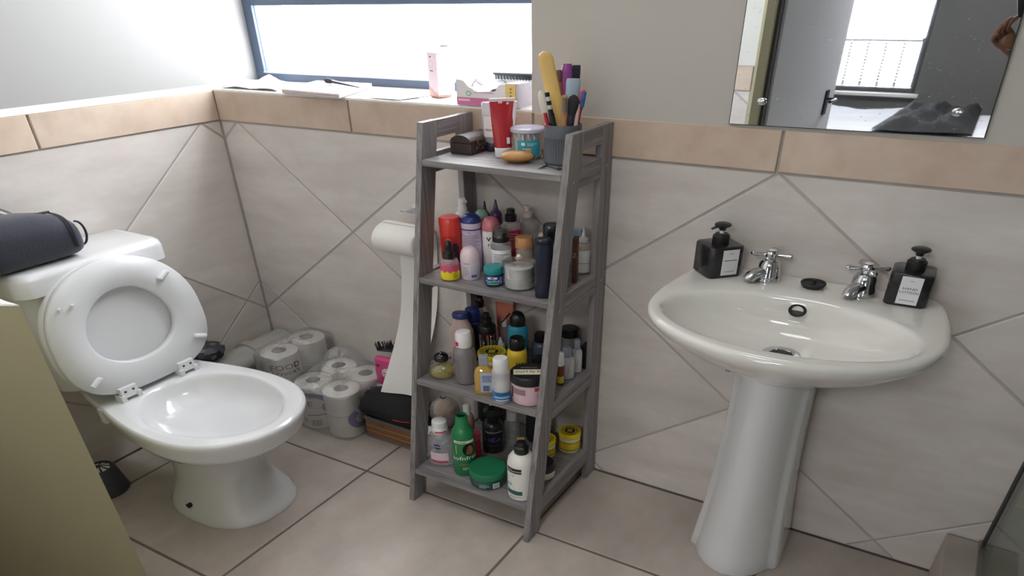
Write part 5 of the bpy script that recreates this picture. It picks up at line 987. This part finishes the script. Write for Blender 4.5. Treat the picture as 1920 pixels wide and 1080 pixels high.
# ------------------------------------------------------------------ soap and lotion pumps on the basin
m_bot = mat('black_gloss_plastic', (34, 33, 36), .22, var=.05); m_lab = mat('white_label', (226, 226, 230), .6, var=.03)
def pump(x, y, ang, w, h, label, spout, txt):
    zb_ = BZ+.0015; t = thing('pump_bottle', label, 'pump bottle', (x, y, zb_), 'black square pump bottles on the basin'); u = Vector((math.cos(ang), math.sin(ang), 0)); v = Vector((-u.y, u.x, 0)); o = Vector((x, y, zb_))
    R = []
    for hh, k in ((0, .95), (.003, 1), (h-.004, 1), (h-.001, .97), (h, .93)): R.append([tuple(o+u*(w*k*i)+v*(w*k*j)+UP*hh) for i, j in ((-1, -.82), (-.82, -1), (.82, -1), (1, -.82), (1, .82), (.82, 1), (-.82, 1), (-1, .82))])
    q = put('bottle', MB().rings(R), m_bot, t, ang=50)
    mb = MB(); mb.lathe((x, y, zb_), [(.0155, h), (.0160, h+.002), (.0160, h+.020), (.0145, h+.022), (.0125, h+.022), (.0120, h+.026), (.004, h+.026)], 24); put('collar', mb, P((26, 26, 28), .45), t)
    mb = MB(); mb.lathe((x, y, zb_), cyl(.0045, h+.026, h+.036, .0005), 14); put('stem', mb, WHT, t)
    mb = MB(); mb.lathe((x, y, zb_), [(.0060, h+.034), (.0068, h+.040), (.0120, h+.0445), (.0155, h+.047), (.0155, h+.050), (.012, h+.053), (.002, h+.054)], 26); hd = put('pump_head', mb, P((24, 24, 26), .35), t)
    sdir = Vector((math.cos(spout), math.sin(spout), 0)); p = o+UP*(h+.043); mb = MB(); mb.tube([p, p+sdir*.012-UP*.001, p+sdir*.020-UP*.007], [.0035, .0032, .0026], 10); put('spout', mb, P((24, 24, 26), .35), hd)
    f = o-v*(w+.0004)+UP*(h*.50)
    return t, q, u, v, f, w, h
t, q, u, v, f, w, h = pump(1.4065, -.0545, .80, .0345, .082, 'black square soap pump bottle with pale label at the left end of the basin', PI*1.12, '')
lb_ = put('label', MB().obox(f+u*.006, (u, v, UP), (.0165, .0004, .034)), m_lab, q, smooth=False); mb = MB(); mb.obox(f+u*.006-v*.0006+UP*.006, (u, v, UP), (.013, .0002, .0012)).obox(f+u*.006-v*.0006+UP*.024, (u, v, UP), (.005, .0002, .0006)).obox(f+u*.006-v*.0006-UP*.024, (u, v, UP), (.011, .0002, .0005)); put('small_print', mb, IG, q, smooth=False)
t, q, u, v, f, w, h = pump(1.7400, -.0445, .03, .0335, .080, 'black square pump bottle labelled hand lotion at the right end of the basin', PI*.55, '')
put('label', MB().obox(f+u*.002, (u, v, UP), (.0165, .0004, .034)), m_lab, q, smooth=False); mb = MB(); mb.text_plane('HAND', f+u*.002-v*.0007+UP*.005, u, UP, .0080).text_plane('LOTION', f+u*.002-v*.0007-UP*.004, u, UP, .0080); put('lettering', mb, IB, q, smooth=False, fix=False); mb = MB(); mb.obox(f+u*.002-v*.0006-UP*.024, (u, v, UP), (.012, .0002, .0006)).obox(f+u*.002-v*.0006+UP*.024, (u, v, UP), (.003, .0002, .0005)); put('small_print', mb, IG, q, smooth=False)

# ------------------------------------------------------------------ toiletry bag on the cistern
m_bag = mat('navy_black_fabric', (38, 40, 54), .8, var=.12, scale=160, bump=.3, sheen=.2); zc = .8352
bag = thing('toiletry_bag', 'dark navy zipped toiletry bag lying on the white cistern lid', 'bag', (.10, -.67, zc))
def bagring(y, k, sag): 
    o = []
    for i in range(24):
        t_ = 2*PI*i/24; c, s_ = math.cos(t_), math.sin(t_); qd = (abs(c)**3+abs(s_)**3)**(-1/3)
        o.append((.105+.060*k*c*qd, y, zc+.001+max(0, (.069+sag)*k*(1+s_*qd)*1.0 + .069*(1-k)*.9)))
    return o
put('bag_body', MB().rings([bagring(y, k, s_) for y, k, s_ in ((-.832, .5, 0), (-.826, .85, 0), (-.80, .98, .002), (-.72, 1.02, .005), (-.64, 1.01, .002), (-.60, .99, -.003), (-.572, .95, -.009), (-.560, .86, -.014), (-.555, .6, -.014))]), m_bag, bag, ang=70)
mb = MB(); mb.tube([(.105+.061*math.cos(a)*(abs(math.cos(a))**3+abs(math.sin(a))**3)**(-1/3), -.578, zc+.066+.060*math.sin(a)*(abs(math.cos(a))**3+abs(math.sin(a))**3)**(-1/3)) for a in [-.5+(PI+1)*k/30 for k in range(31)]], .0028, 8); put('piping', mb, m_bag, bag)
mb = MB(); mb.tube([(.105, -.826+.245*k/12, zc+.1315+.004*math.sin(PI*k/12)) for k in range(13)], .0035, 8); put('zip', mb, mat('zip_black', (24, 24, 28), .5), bag)
mb = MB(); mb.tube([(.150, -.560+.016*math.sin(a), zc+.068+.036*math.cos(a)) for a in [PI*k/14 for k in range(15)]], .0028, 8); put('loop_handle', mb, m_bag, bag)
mb = MB(); mb.ell((.052, -.715, zc+.112), (.034, .085, .042), 22, 12); put('top_flap', mb, m_bag, bag)

# ------------------------------------------------------------------ floor behind the partition: toilet brush pot
tbp = thing('toilet_brush_pot', 'dark grey conical toilet brush pot with white fluted top', 'brush pot', (.115, -.705, 0)); c_ = (.105, -.712, .0006)
mb = MB(); mb.lathe(c_, [(.050, 0), (.052, .004), (.050, .012), (.036, .095), (.033, .100), (.028, .100), (.027, .09)], 32, cap1=False); put('pot', mb, mat('dark_grey_plastic', (62, 64, 72), .4), tbp)
mb = MB(); mb.lathe(c_, [(.027, .088), (.0265, .094), (.010, .102), (.004, .104)], 28); put('pot_lid', mb, mat('dark_grey_plastic', (62, 64, 72)), tbp); mb = MB()
for k in range(9):
    a = 2*PI*k/9; mb.add([(c_[0]+r_*math.cos(a+w_), c_[1]+r_*math.sin(a+w_), c_[2]+zq) for r_, w_, zq in ((.007, -.12, .1045), (.025, -.24, .0970), (.026, 0, .0965), (.025, .24, .0970), (.007, .12, .1045))], [(0, 1, 2, 3, 4)])
put('white_petals', mb, WHT, tbp, smooth=False)

# ------------------------------------------------------------------ soil pipe and crumpled bag behind the toilet
m_pvc = mat('grey_pvc', (176, 176, 174), .4, var=.06)
pp_ = thing('soil_pipe', 'thick grey plastic waste pipe running behind the toilet into the corner', 'pipe', (.08, -.25, .1))
mb = MB(); mb.tube([(.062, -.012, .212), (.062, -.10, .212), (.066, -.20, .210), (.085, -.30, .206), (.13, -.38, .20), (.20, -.44, .20)], .050, 24); put('pipe', mb, m_pvc, pp_)
mb = MB(); mb.tube([(.062, -.130, .212), (.062, -.134, .212), (.063, -.158, .211), (.063, -.162, .211)], [.051, .059, .059, .051], 28); put('collar', mb, m_pvc, pp_); mb = MB(); mb.tube([(.075, -.265, .208), (.083, -.300, .207), (.090, -.315, .206)], [.055, .057, .052], 28); put('collar', mb, m_pvc, pp_)
g = random.Random(6); mb = MB(); mb.ell((.052, -.285, .302), (.044, .052, .034), 18, 10, jit=.16, rnd=g)
tag(put('crumpled_bag', mb, mat('dark_film', (58, 58, 66), .3, var=.5, scale=40), ang=20), 'crumpled dark plastic bag resting on the grey waste pipe', 'plastic bag')

# ------------------------------------------------------------------ toilet rolls in their plastic
m_tp = mat('toilet_paper', (236, 234, 230), .92, var=.03, scale=50, bump=.12); m_core = mat('cardboard_core', (122, 108, 100), .9); m_in = mat('core_shadow', (96, 86, 82), .9)
proto = None
def roll(x, y, zq, label, r=.0530, h=.0985):
    global proto
    if proto is None:
        t = thing('toilet_roll', label, 'toilet roll', (x, y, zq), 'toilet rolls stacked in the pack')
        mb = MB(); mb.lathe((x, y, zq), [(.0215, 0), (r-.004, 0), (r, .004), (r, h-.004), (r-.004, h), (.0215, h), (.0215, 0)], 36, cap0=False, cap1=False); put('paper', mb, m_tp, t, ang=50)
        mb = MB(); mb.lathe((x, y, zq), [(.0212, .002), (.0212, h-.001), (.0200, h-.001), (.0200, .002)], 24, cap0=False, cap1=False); put('core', mb, m_core, t); proto = t; return t
    t = proto.copy(); col.objects.link(t); t.location = tw((x, y, zq)); t['label'] = label
    for ch in proto.children: o = ch.copy(); col.objects.link(o); o.parent = t
    return t
g1, g2 = -.168, -.060
cols_ = {'A': (.222, g1-.004, 3), 'a': (.220, g2, 3), 'B': (.333, g1, 2), 'C': (.330, g2+.002, 2), 'E': (.440, g1, 2), 'D': (.436, g2+.002, 2)}
words = {'A': 'at the front left of the pack', 'a': 'at the back left of the pack', 'B': 'at the front middle of the pack', 'C': 'at the back middle of the pack', 'E': 'at the front right of the pack', 'D': 'at the back right of the pack'}
for k, (x, y, n) in cols_.items():
    for i in range(n): roll(x, y, .001+.1*i, 'white toilet roll %s, %s' % (words[k], {0: 'lowest', n-1: 'topmost'}.get(i, 'second layer')))
m_wrap = clear('wrap_film', (236, 238, 244), .13, .34, .10, bump=.5)
def wrap(xa, xb, ya, yb, zt_, seed, lump, label):
    g = random.Random(seed); cx, cy, hx, hy = (xa+xb)/2, (ya+yb)/2, (xb-xa)/2, (yb-ya)/2; R = []; n = 64
    for zq, k, j in ((.002, 1.0, .0), (.05, 1.01, .002), (zt_*.5, 1.012, .003), (zt_*.8, 1.01, .003), (zt_-.004, 1.0, .003), (zt_+.004, .95, .004)):
        R.append([(cx+(hx*k+g.uniform(0, j))*c, cy+(hy*k+g.uniform(0, j))*s_, zq) for c, s_ in [(math.cos(t_)*q_, math.sin(t_)*q_) for t_, q_ in [(t_, (abs(math.cos(t_))**8+abs(math.sin(t_))**8)**(-1/8)) for t_ in [2*PI*i/n for i in range(n)]]]])
    for k in (.8, .62, .45, .3, .15, .03):
        R.append([(cx+hx*k*math.cos(t_), cy+hy*k*math.sin(t_), zt_+.006+lump(cx+hx*k*math.cos(t_), cy+hy*k*math.sin(t_))+g.uniform(0, .007)) for t_ in [2*PI*i/n for i in range(n)]])
    return tag(put('plastic_wrap', MB().rings(R, cap0=False), m_wrap, ang=25), label, 'plastic wrap')
w_ = wrap(.2765, .496, -.226, -.004, .202, 4, lambda x, y: .065*math.exp(-((x-.34)/.06)**2-((y+.05)/.05)**2)+.012*abs(math.sin(60*x+25*y)), 'crumpled clear film over the lower toilet rolls')
w2_ = wrap(.1665, .2760, -.2275, -.006, .302, 5, lambda x, y: .003*abs(math.sin(50*x)), 'clear printed film wrapped around the tall left stack of toilet rolls')
bl_ = ink((104, 112, 176))
cA, cB, cE = (.222, g1-.004, 0), (.333, g1, 0), (.440, g1, 0); rw = .0570
aA, aB, aE = camdir(*cA[:2]), camdir(*cB[:2]), camdir(*cE[:2])
def film_print(nm, mb, m, par): return put(nm, mb, m, par, smooth=False, fix=False)
mb = MB(); mb.text_cyl('FOOD', cA, rw, aA+.15, .252, .034).text_cyl("LOVER'S", cA, rw, aA+.15, .224, .0245); film_print('lettering', mb, IB, w2_)
mb = MB(); mb.text_cyl('TOILET', cB, rw, aB-1.15, .160, .034).text_cyl('TISSUE', cB, rw, aB-1.15, .124, .034); film_print('lettering', mb, IB, w_)
def arc_cyl(c, r, a0, cz, r0, r1, t0, t1, m, nm, par, n=20):
    P_ = [[(c[0]+r*math.cos(a0+rr*math.cos(t0+(t1-t0)*i/n)/r), c[1]+r*math.sin(a0+rr*math.cos(t0+(t1-t0)*i/n)/r), cz+rr*math.sin(t0+(t1-t0)*i/n)) for i in range(n+1)] for rr in (r0, r1)]
    return put(nm, MB().grid(P_), m, par, smooth=False, fix=False)
arc_cyl(cB, .0564, aB-.50, .105, .070, .052, -.2, PI*.8, bl_, 'violet_arc', w_); arc_cyl(cB, .0564, aB+.60, .105, .026, .001, 0, 2*PI, bl_, 'violet_disc', w_)
arc_cyl(cE, .0564, aE+.85, .085, .046, .022, PI*.65, PI*1.9, bl_, 'violet_swirl', w_)
mb = MB(); mb.patch(cB, rw, aB-.7, aB+.40, .070, .074); film_print('black_rule', mb, IB, w_)
mb = MB(); mb.text_cyl('8', cB, rw, aB-.85, .045, .030).text_cyl('8', cE, rw, aE+.78, .128, .030).text_cyl('u', cE, rw, aE+.95, .170, .026); film_print('lettering', mb, IG, w_)
mb = MB()
for k in range(9): mb.patch(cB, rw, aB-.55+.062*k, aB-.55+.062*k+.024+.012*(k % 3), .020, .050, n=1)
film_print('barcode', mb, IG, w_)
mb = MB(); mb.text_cyl('no', (.436, g2+.002, 0), rw, aE+.35, .165, .034); film_print('lettering', mb, IB, w_)

# ------------------------------------------------------------------ wicker basket and what lies in it
m_wick = mat('brown_wicker', (150, 108, 76), .7, var=.3, scale=90, bump=.3); m_rim = mat('grey_fabric_trim', (122, 120, 120), .85, var=.1, scale=120)
KX0, KX1, KY0, KY1, KH = .512, .798, -.166, -.022, .098
bk = thing('wicker_basket', 'low brown slatted wicker basket with grey rim on the floor by the shelf', 'basket', ((KX0+KX1)/2, (KY0+KY1)/2, 0))
put('basket_base', MB().box((KX0+.003, KY0+.003, .001), (KX1-.003, KY1-.003, .008)), m_rim, bk, smooth=False)
def slats(p0, p1, n, out):
    d_ = Vector((p1[0]-p0[0], p1[1]-p0[1], 0)); first = None; u_ = d_.normalized(); v_ = Vector((u_.y, -u_.x, 0))*out
    for k in range(n):
        c = Vector((p0[0], p0[1], 0))+d_*((k+.5)/n)
        if first is None: first = put('slat', MB().obox(c+UP*.047, (u_, v_, UP), (d_.length/n*.40, .0016, .039)), m_wick, bk, smooth=False); base_ = c
        else: o = first.copy(); col.objects.link(o); o.parent = bk; o.location = first.location+tw(c)-tw(base_)
slats((KX0, KY0), (KX1, KY0), 52, 1); slats((KX0, KY1), (KX0, KY0), 26, 1); slats((KX1, KY0), (KX1, KY1), 26, 1); slats((KX1, KY1), (KX0, KY1), 52, 1)
for nm, za, zb2, e in (('rim', .084, KH, .003), ('bottom_band', .001, .009, .0025)):
    mb = MB(); mb.box((KX0-e, KY0-e, za), (KX1+e, KY0+.002, zb2)).box((KX0-e, KY1-.002, za), (KX1+e, KY1+e, zb2)).box((KX0-e, KY0+.002, za), (KX0+.002, KY1-.002, zb2)).box((KX1-.002, KY0+.002, za), (KX1+e, KY1-.002, zb2)); put(nm, mb, m_rim, bk, smooth=False)
for zq in (.032, .058): 
    mb = MB(); mb.tube([(KX0-.001, KY0-.0022, zq), (KX1+.001, KY0-.0022, zq)], .0012, 6).tube([(KX1+.0022, KY0-.002, zq), (KX1+.0022, KY1, zq)], .0012, 6); put('binding_thread', mb, mat('pale_thread', (196, 170, 140), .8), bk)
g = random.Random(31); mb = MB(); R = []
for k, (x, w, h0_, h1_) in enumerate(((.502, .012, .125, .160), (.508, .040, .104, .190), (.524, .056, .1005, .205), (.56, .060, .1005, .208), (.62, .060, .1005, .200), (.67, .058, .1005, .190), (.70, .045, .1005, .170), (.712, .012, .115, .140))):
    ring = []
    for i in range(20): t_ = 2*PI*i/20; ring.append((x+g.uniform(-.004, .004), -.134+w*math.cos(t_)*(1+g.uniform(-.06, .06)), (h0_+h1_)/2+(h1_-h0_)/2*math.sin(t_)+g.uniform(-.003, .003)*(math.sin(t_) > -.2)))
    R.append(ring)
bp_ = thing('fabric_pouch', 'soft black fabric pouch slumped over the rim of the wicker basket', 'pouch', (.59, -.118, .10)); put('pouch_body', MB().rings(R), m_cloth, bp_, ang=60); mb = MB(); mb.tube([(.640, -.195, .150), (.665, -.194, .152), (.690, -.184, .150)], .0012, 6); put('red_thread', mb, P((190, 50, 60), .6), bp_)
pk = thing('sanitary_pad_pack', 'bright pink sanitary pad pack with round white emblem above the black pouch', 'pack', (.53, -.06, .19)); R = []
for zq, d_ in ((.180, .006), (.186, .013), (.24, .017), (.295, .013), (.302, .005)): R.append([(.528+.038*(1 if d_ > .006 else .97)*i, -.062+d_*j, zq+.004*i) for i, j in ((-1, -.6), (-.8, -1), (0, -1.12), (.8, -1), (1, -.6), (1, .6), (.8, 1), (0, 1.12), (-.8, 1), (-1, .6))])
q = put('pack_body', MB().rings(R), P((222, 78, 140), .3), pk, ang=50)
mb = MB(); mb.add([(.540+.019*math.cos(2*PI*i/24), -.0815, .243+.024*math.sin(2*PI*i/24)) for i in range(24)], [tuple(range(24))]); put('round_emblem', mb, IW, q, smooth=False, fix=False); mb = MB(); mb.box((.526, -.0824, .243), (.554, -.0819, .247)); put('red_line', mb, ink((200, 60, 60)), q, smooth=False); mb = MB(); mb.box((.528, -.0824, .229), (.552, -.0819, .234)); put('blue_line', mb, ink((90, 140, 190)), q, smooth=False); mb = MB(); mb.ell((.508, -.0800, .272), (.005, .0015, .006), 12, 6); put('dark_dot', mb, ink((120, 30, 70)), q)
put('support_pads', MB().box((.488, -.076, .100), (.573, -.028, .179)), P((226, 210, 222), .6), pk, smooth=False, bevel=.003)
hb_ = thing('hair_brush', 'black bristled brush lying on top of the pink pack against the wall', 'brush', (.55, -.04, .31)); bo = Vector((.484, -.040, .318)); be = Vector((.625, -.034, .345)); dd = (be-bo).normalized(); ss = Vector((-dd.y, dd.x, 0)).normalized(); nn_ = dd.cross(ss)
strip(bo, dd, ss, nn_, [(0, .010, .004), (.01, .018, .007), (.07, .018, .008), (.09, .009, .006), (.14, .007, .005)], BLK, 'brush_back', hb_); mb = MB(); g = random.Random(2)
for k in range(40):
    q_ = bo+dd*g.uniform(.004, .075)+ss*g.uniform(-.014, .014)+nn_*.005; mb.tube([q_, q_+nn_*g.uniform(.018, .026)+dd*g.uniform(-.004, .004)], .0014, 5)
put('bristles', mb, mat('black_bristle', (40, 38, 44)), hb_, smooth=False)
g = random.Random(12); mb = MB(); mb.ell((.752, -.105, .178), (.032, .030, .040), 18, 12, jit=.05, rnd=g); lo = thing('bath_sponge', 'light brown bath sponge in a clear bag at the right end of the basket', 'sponge', (.752, -.105, .138)); put('sponge', mb, mat('brown_sponge', (176, 140, 112), .95, var=.35, scale=120, bump=.6), lo, ang=80)
mb = MB(); mb.ell((.748, -.103, .165), (.042, .040, .065), 20, 12, jit=.06, rnd=g); put('clear_bag', mb, m_wrap, lo, ang=25); mb = MB(); mb.tube([(.735, -.100, .22), (.742, -.106, .232), (.750, -.108, .228), (.756, -.103, .236)], .0025, 6); put('twist_tie', mb, IB, lo)
sb_ = thing('ointment_carton', 'small white carton with barcode lying at the right end of the basket', 'carton', (.745, -.155, .1)); put('carton', MB().obox((.742, -.150, .110), ((.95, .3, 0), (-.3, .95, 0), (0, 0, 1)), (.024, .012, .010)), WHT, sb_, smooth=False); mb = MB()
for k in range(6): mb.obox(Vector((.728+.005*k, -.163+.0016*k, .110)), ((.95, .3, 0), (-.3, .95, 0), (0, 0, 1)), (.0012, .0004, .007))
put('barcode', mb, IB, sb_, smooth=False)
# ------------------------------------------------------------------ toilet paper holder
ph = thing('toilet_roll_holder', 'chrome toilet roll holder on the tiled wall left of the shelf', 'roll holder', (.645, -.02, .86)); mb = MB(); mb.tube([(.652, -.002, .885), (.652, -.010, .885), (.652, -.014, .885)], [.021, .021, .012], 22).tube([(.652, -.012, .885), (.652, -.040, .885)], .010, 14); put('wall_mount', mb, m_chr, ph)
mb = MB(); mb.tube([(.624, -.042, .884), (.652, -.042, .884), (.712, -.042, .882), (.722, -.048, .874), (.7235, -.058, .82), (.7235, -.060, .806), (.716, -.060, .799), (.57, -.060, .799)], .0045, 10); put('rod', mb, m_chr, ph)
tr_ = thing('hanging_toilet_roll', 'white toilet roll on the chrome holder with a long sheet hanging down', 'toilet roll', (.635, -.06, .74))
R = []
for x, r0_ in ((.578, .022), (.578, .048), (.582, .052), (.698, .052), (.702, .048), (.702, .022), (.578, .022)): R.append([(x, -.060+r0_*math.cos(2*PI*i/40), .799+r0_*math.sin(2*PI*i/40)) for i in range(40)])
put('paper', MB().rings(R, False, False), m_tp, tr_, ang=50)
mb = MB(); mb.tube([(.5785, -.060, .799), (.7015, -.060, .799)], .0218, 24, cap=False); put('core', mb, m_core, tr_)
Pp = []
for k in range(44):
    u_ = k/43; row = []
    for i in range(13):
        s_ = i/12
        if u_ < .12: a = PI*.55-PI*.55*(u_/.12); y = -.060+.0540*math.cos(a); zq = .799+.0540*math.sin(a); x = .581+.119*s_
        else:
            v_ = (u_-.12)/.88; zq = .799-.592*v_; y = -.0065-.006*math.sin(9*v_)*v_-.118*max(0, (v_-.25)/.75)**1.7-.012*math.sin(3*s_+2)*v_; x = .581+.119*s_-.012*math.sin(PI*v_*.9)+(s_-.5)*(-.020*v_)+.006*v_-.034*v_**3
        row.append((x, min(y, -.004), zq))
    Pp.append(row)
put('hanging_sheet', MB().grid(Pp), mat('thin_tissue', (240, 238, 236), .9, var=.02), tr_, ang=80, fix=False)
# ------------------------------------------------------------------ the photographer's arm, just caught at the mirror's right edge
m_skin = mat('brown_skin', (112, 74, 56), .5, var=.08, scale=30); m_slv = mat('dark_sleeve', (52, 50, 52), .85, var=.15, scale=60)
def skin_obj(name, chain, m, parent, levels=2):
    """chain: list of (point, radius, parent index)"""
    so = tw(chain[0][0]); me = bpy.data.meshes.new(name); me.from_pydata([tuple(tw(p)-so) for p, r, k in chain], [(k, i) for i, (p, r, k) in enumerate(chain) if k is not None], [])
    o = bpy.data.objects.new(name, me); col.objects.link(o); o.parent = parent; o.location = so-ORG[parent.name]; ORG[o.name] = so
    o.modifiers.new('skin', 'SKIN'); sv = me.skin_vertices[0].data
    for i, (p, r, k) in enumerate(chain): sv[i].radius = (r, r)
    sv[0].use_root = True
    sd_ = o.modifiers.new('smooth', 'SUBSURF'); sd_.levels = levels; sd_.render_levels = levels; me.materials.append(m)
    for md in o.modifiers:
        if md.type == 'SKIN': md.use_smooth_shade = True
    return o
per = thing('person', 'photographer\'s bare forearm and hand holding a phone, at the right edge of the mirror', 'person', (1.98, -1.80, 1.02))
W0, PM = (1.795, -1.545, 1.265), (1.752, -1.500, 1.318)
ch_ = [((1.965, -1.770, 1.05), .044, None), ((1.900, -1.690, 1.13), .042, 0), ((1.840, -1.605, 1.215), .034, 1), (W0, .027, 2), ((1.772, -1.520, 1.292), .031, 3), (PM, .030, 4)]
base_ = len(ch_)-1
for i, (dx, dz) in enumerate(((-.026, -.012), (-.020, .004), (-.010, .018), (.004, .030))):
    L1 = (.030, .034, .033, .028)[i]; b0 = (PM[0]+dx*.9, PM[1]+.008, PM[2]+dz); m1 = (b0[0]-.012, b0[1]+L1*.7, b0[2]+L1*.5); m2 = (m1[0]+.006, m1[1]+.006, m1[2]+L1*.85); tp = (m2[0]+.014, m2[1]-.012, m2[2]+L1*.5)
    n0 = len(ch_); ch_ += [(b0, .0105, base_), (m1, .0095, n0), (m2, .0088, n0+1), (tp, .0075, n0+2)]
n0 = len(ch_); ch_ += [((1.782, -1.512, 1.322), .013, 4), ((1.796, -1.494, 1.352), .0115, n0), ((1.792, -1.478, 1.385), .010, n0+1)]
skin_obj('arm_and_hand', ch_, m_skin, per)
skin_obj('sleeve', [((2.16, -1.95, 1.20), .075, None), ((2.08, -1.90, 1.08), .068, 0), ((1.985, -1.795, 1.030), .058, 1), ((1.935, -1.735, 1.085), .054, 2)], m_slv, per)
pf, pr2, pu = Vector((-.464, .759, -.456)), Vector((.853, .521, -.019*.9)), Vector((-.223, .388, .894))
pc = Vector((1.7646, -1.4014, 1.5037))-pf*.022-pu*.055-pr2*.012
ph_ = thing('phone', 'dark phone held up in the photographer\'s hand at the mirror edge', 'phone', pc-pu*.075); put('phone_body', MB().obox(pc, (pr2, pu, pf), (.036, .076, .004)), P((30, 31, 34), .25), ph_, smooth=False, bevel=.003)
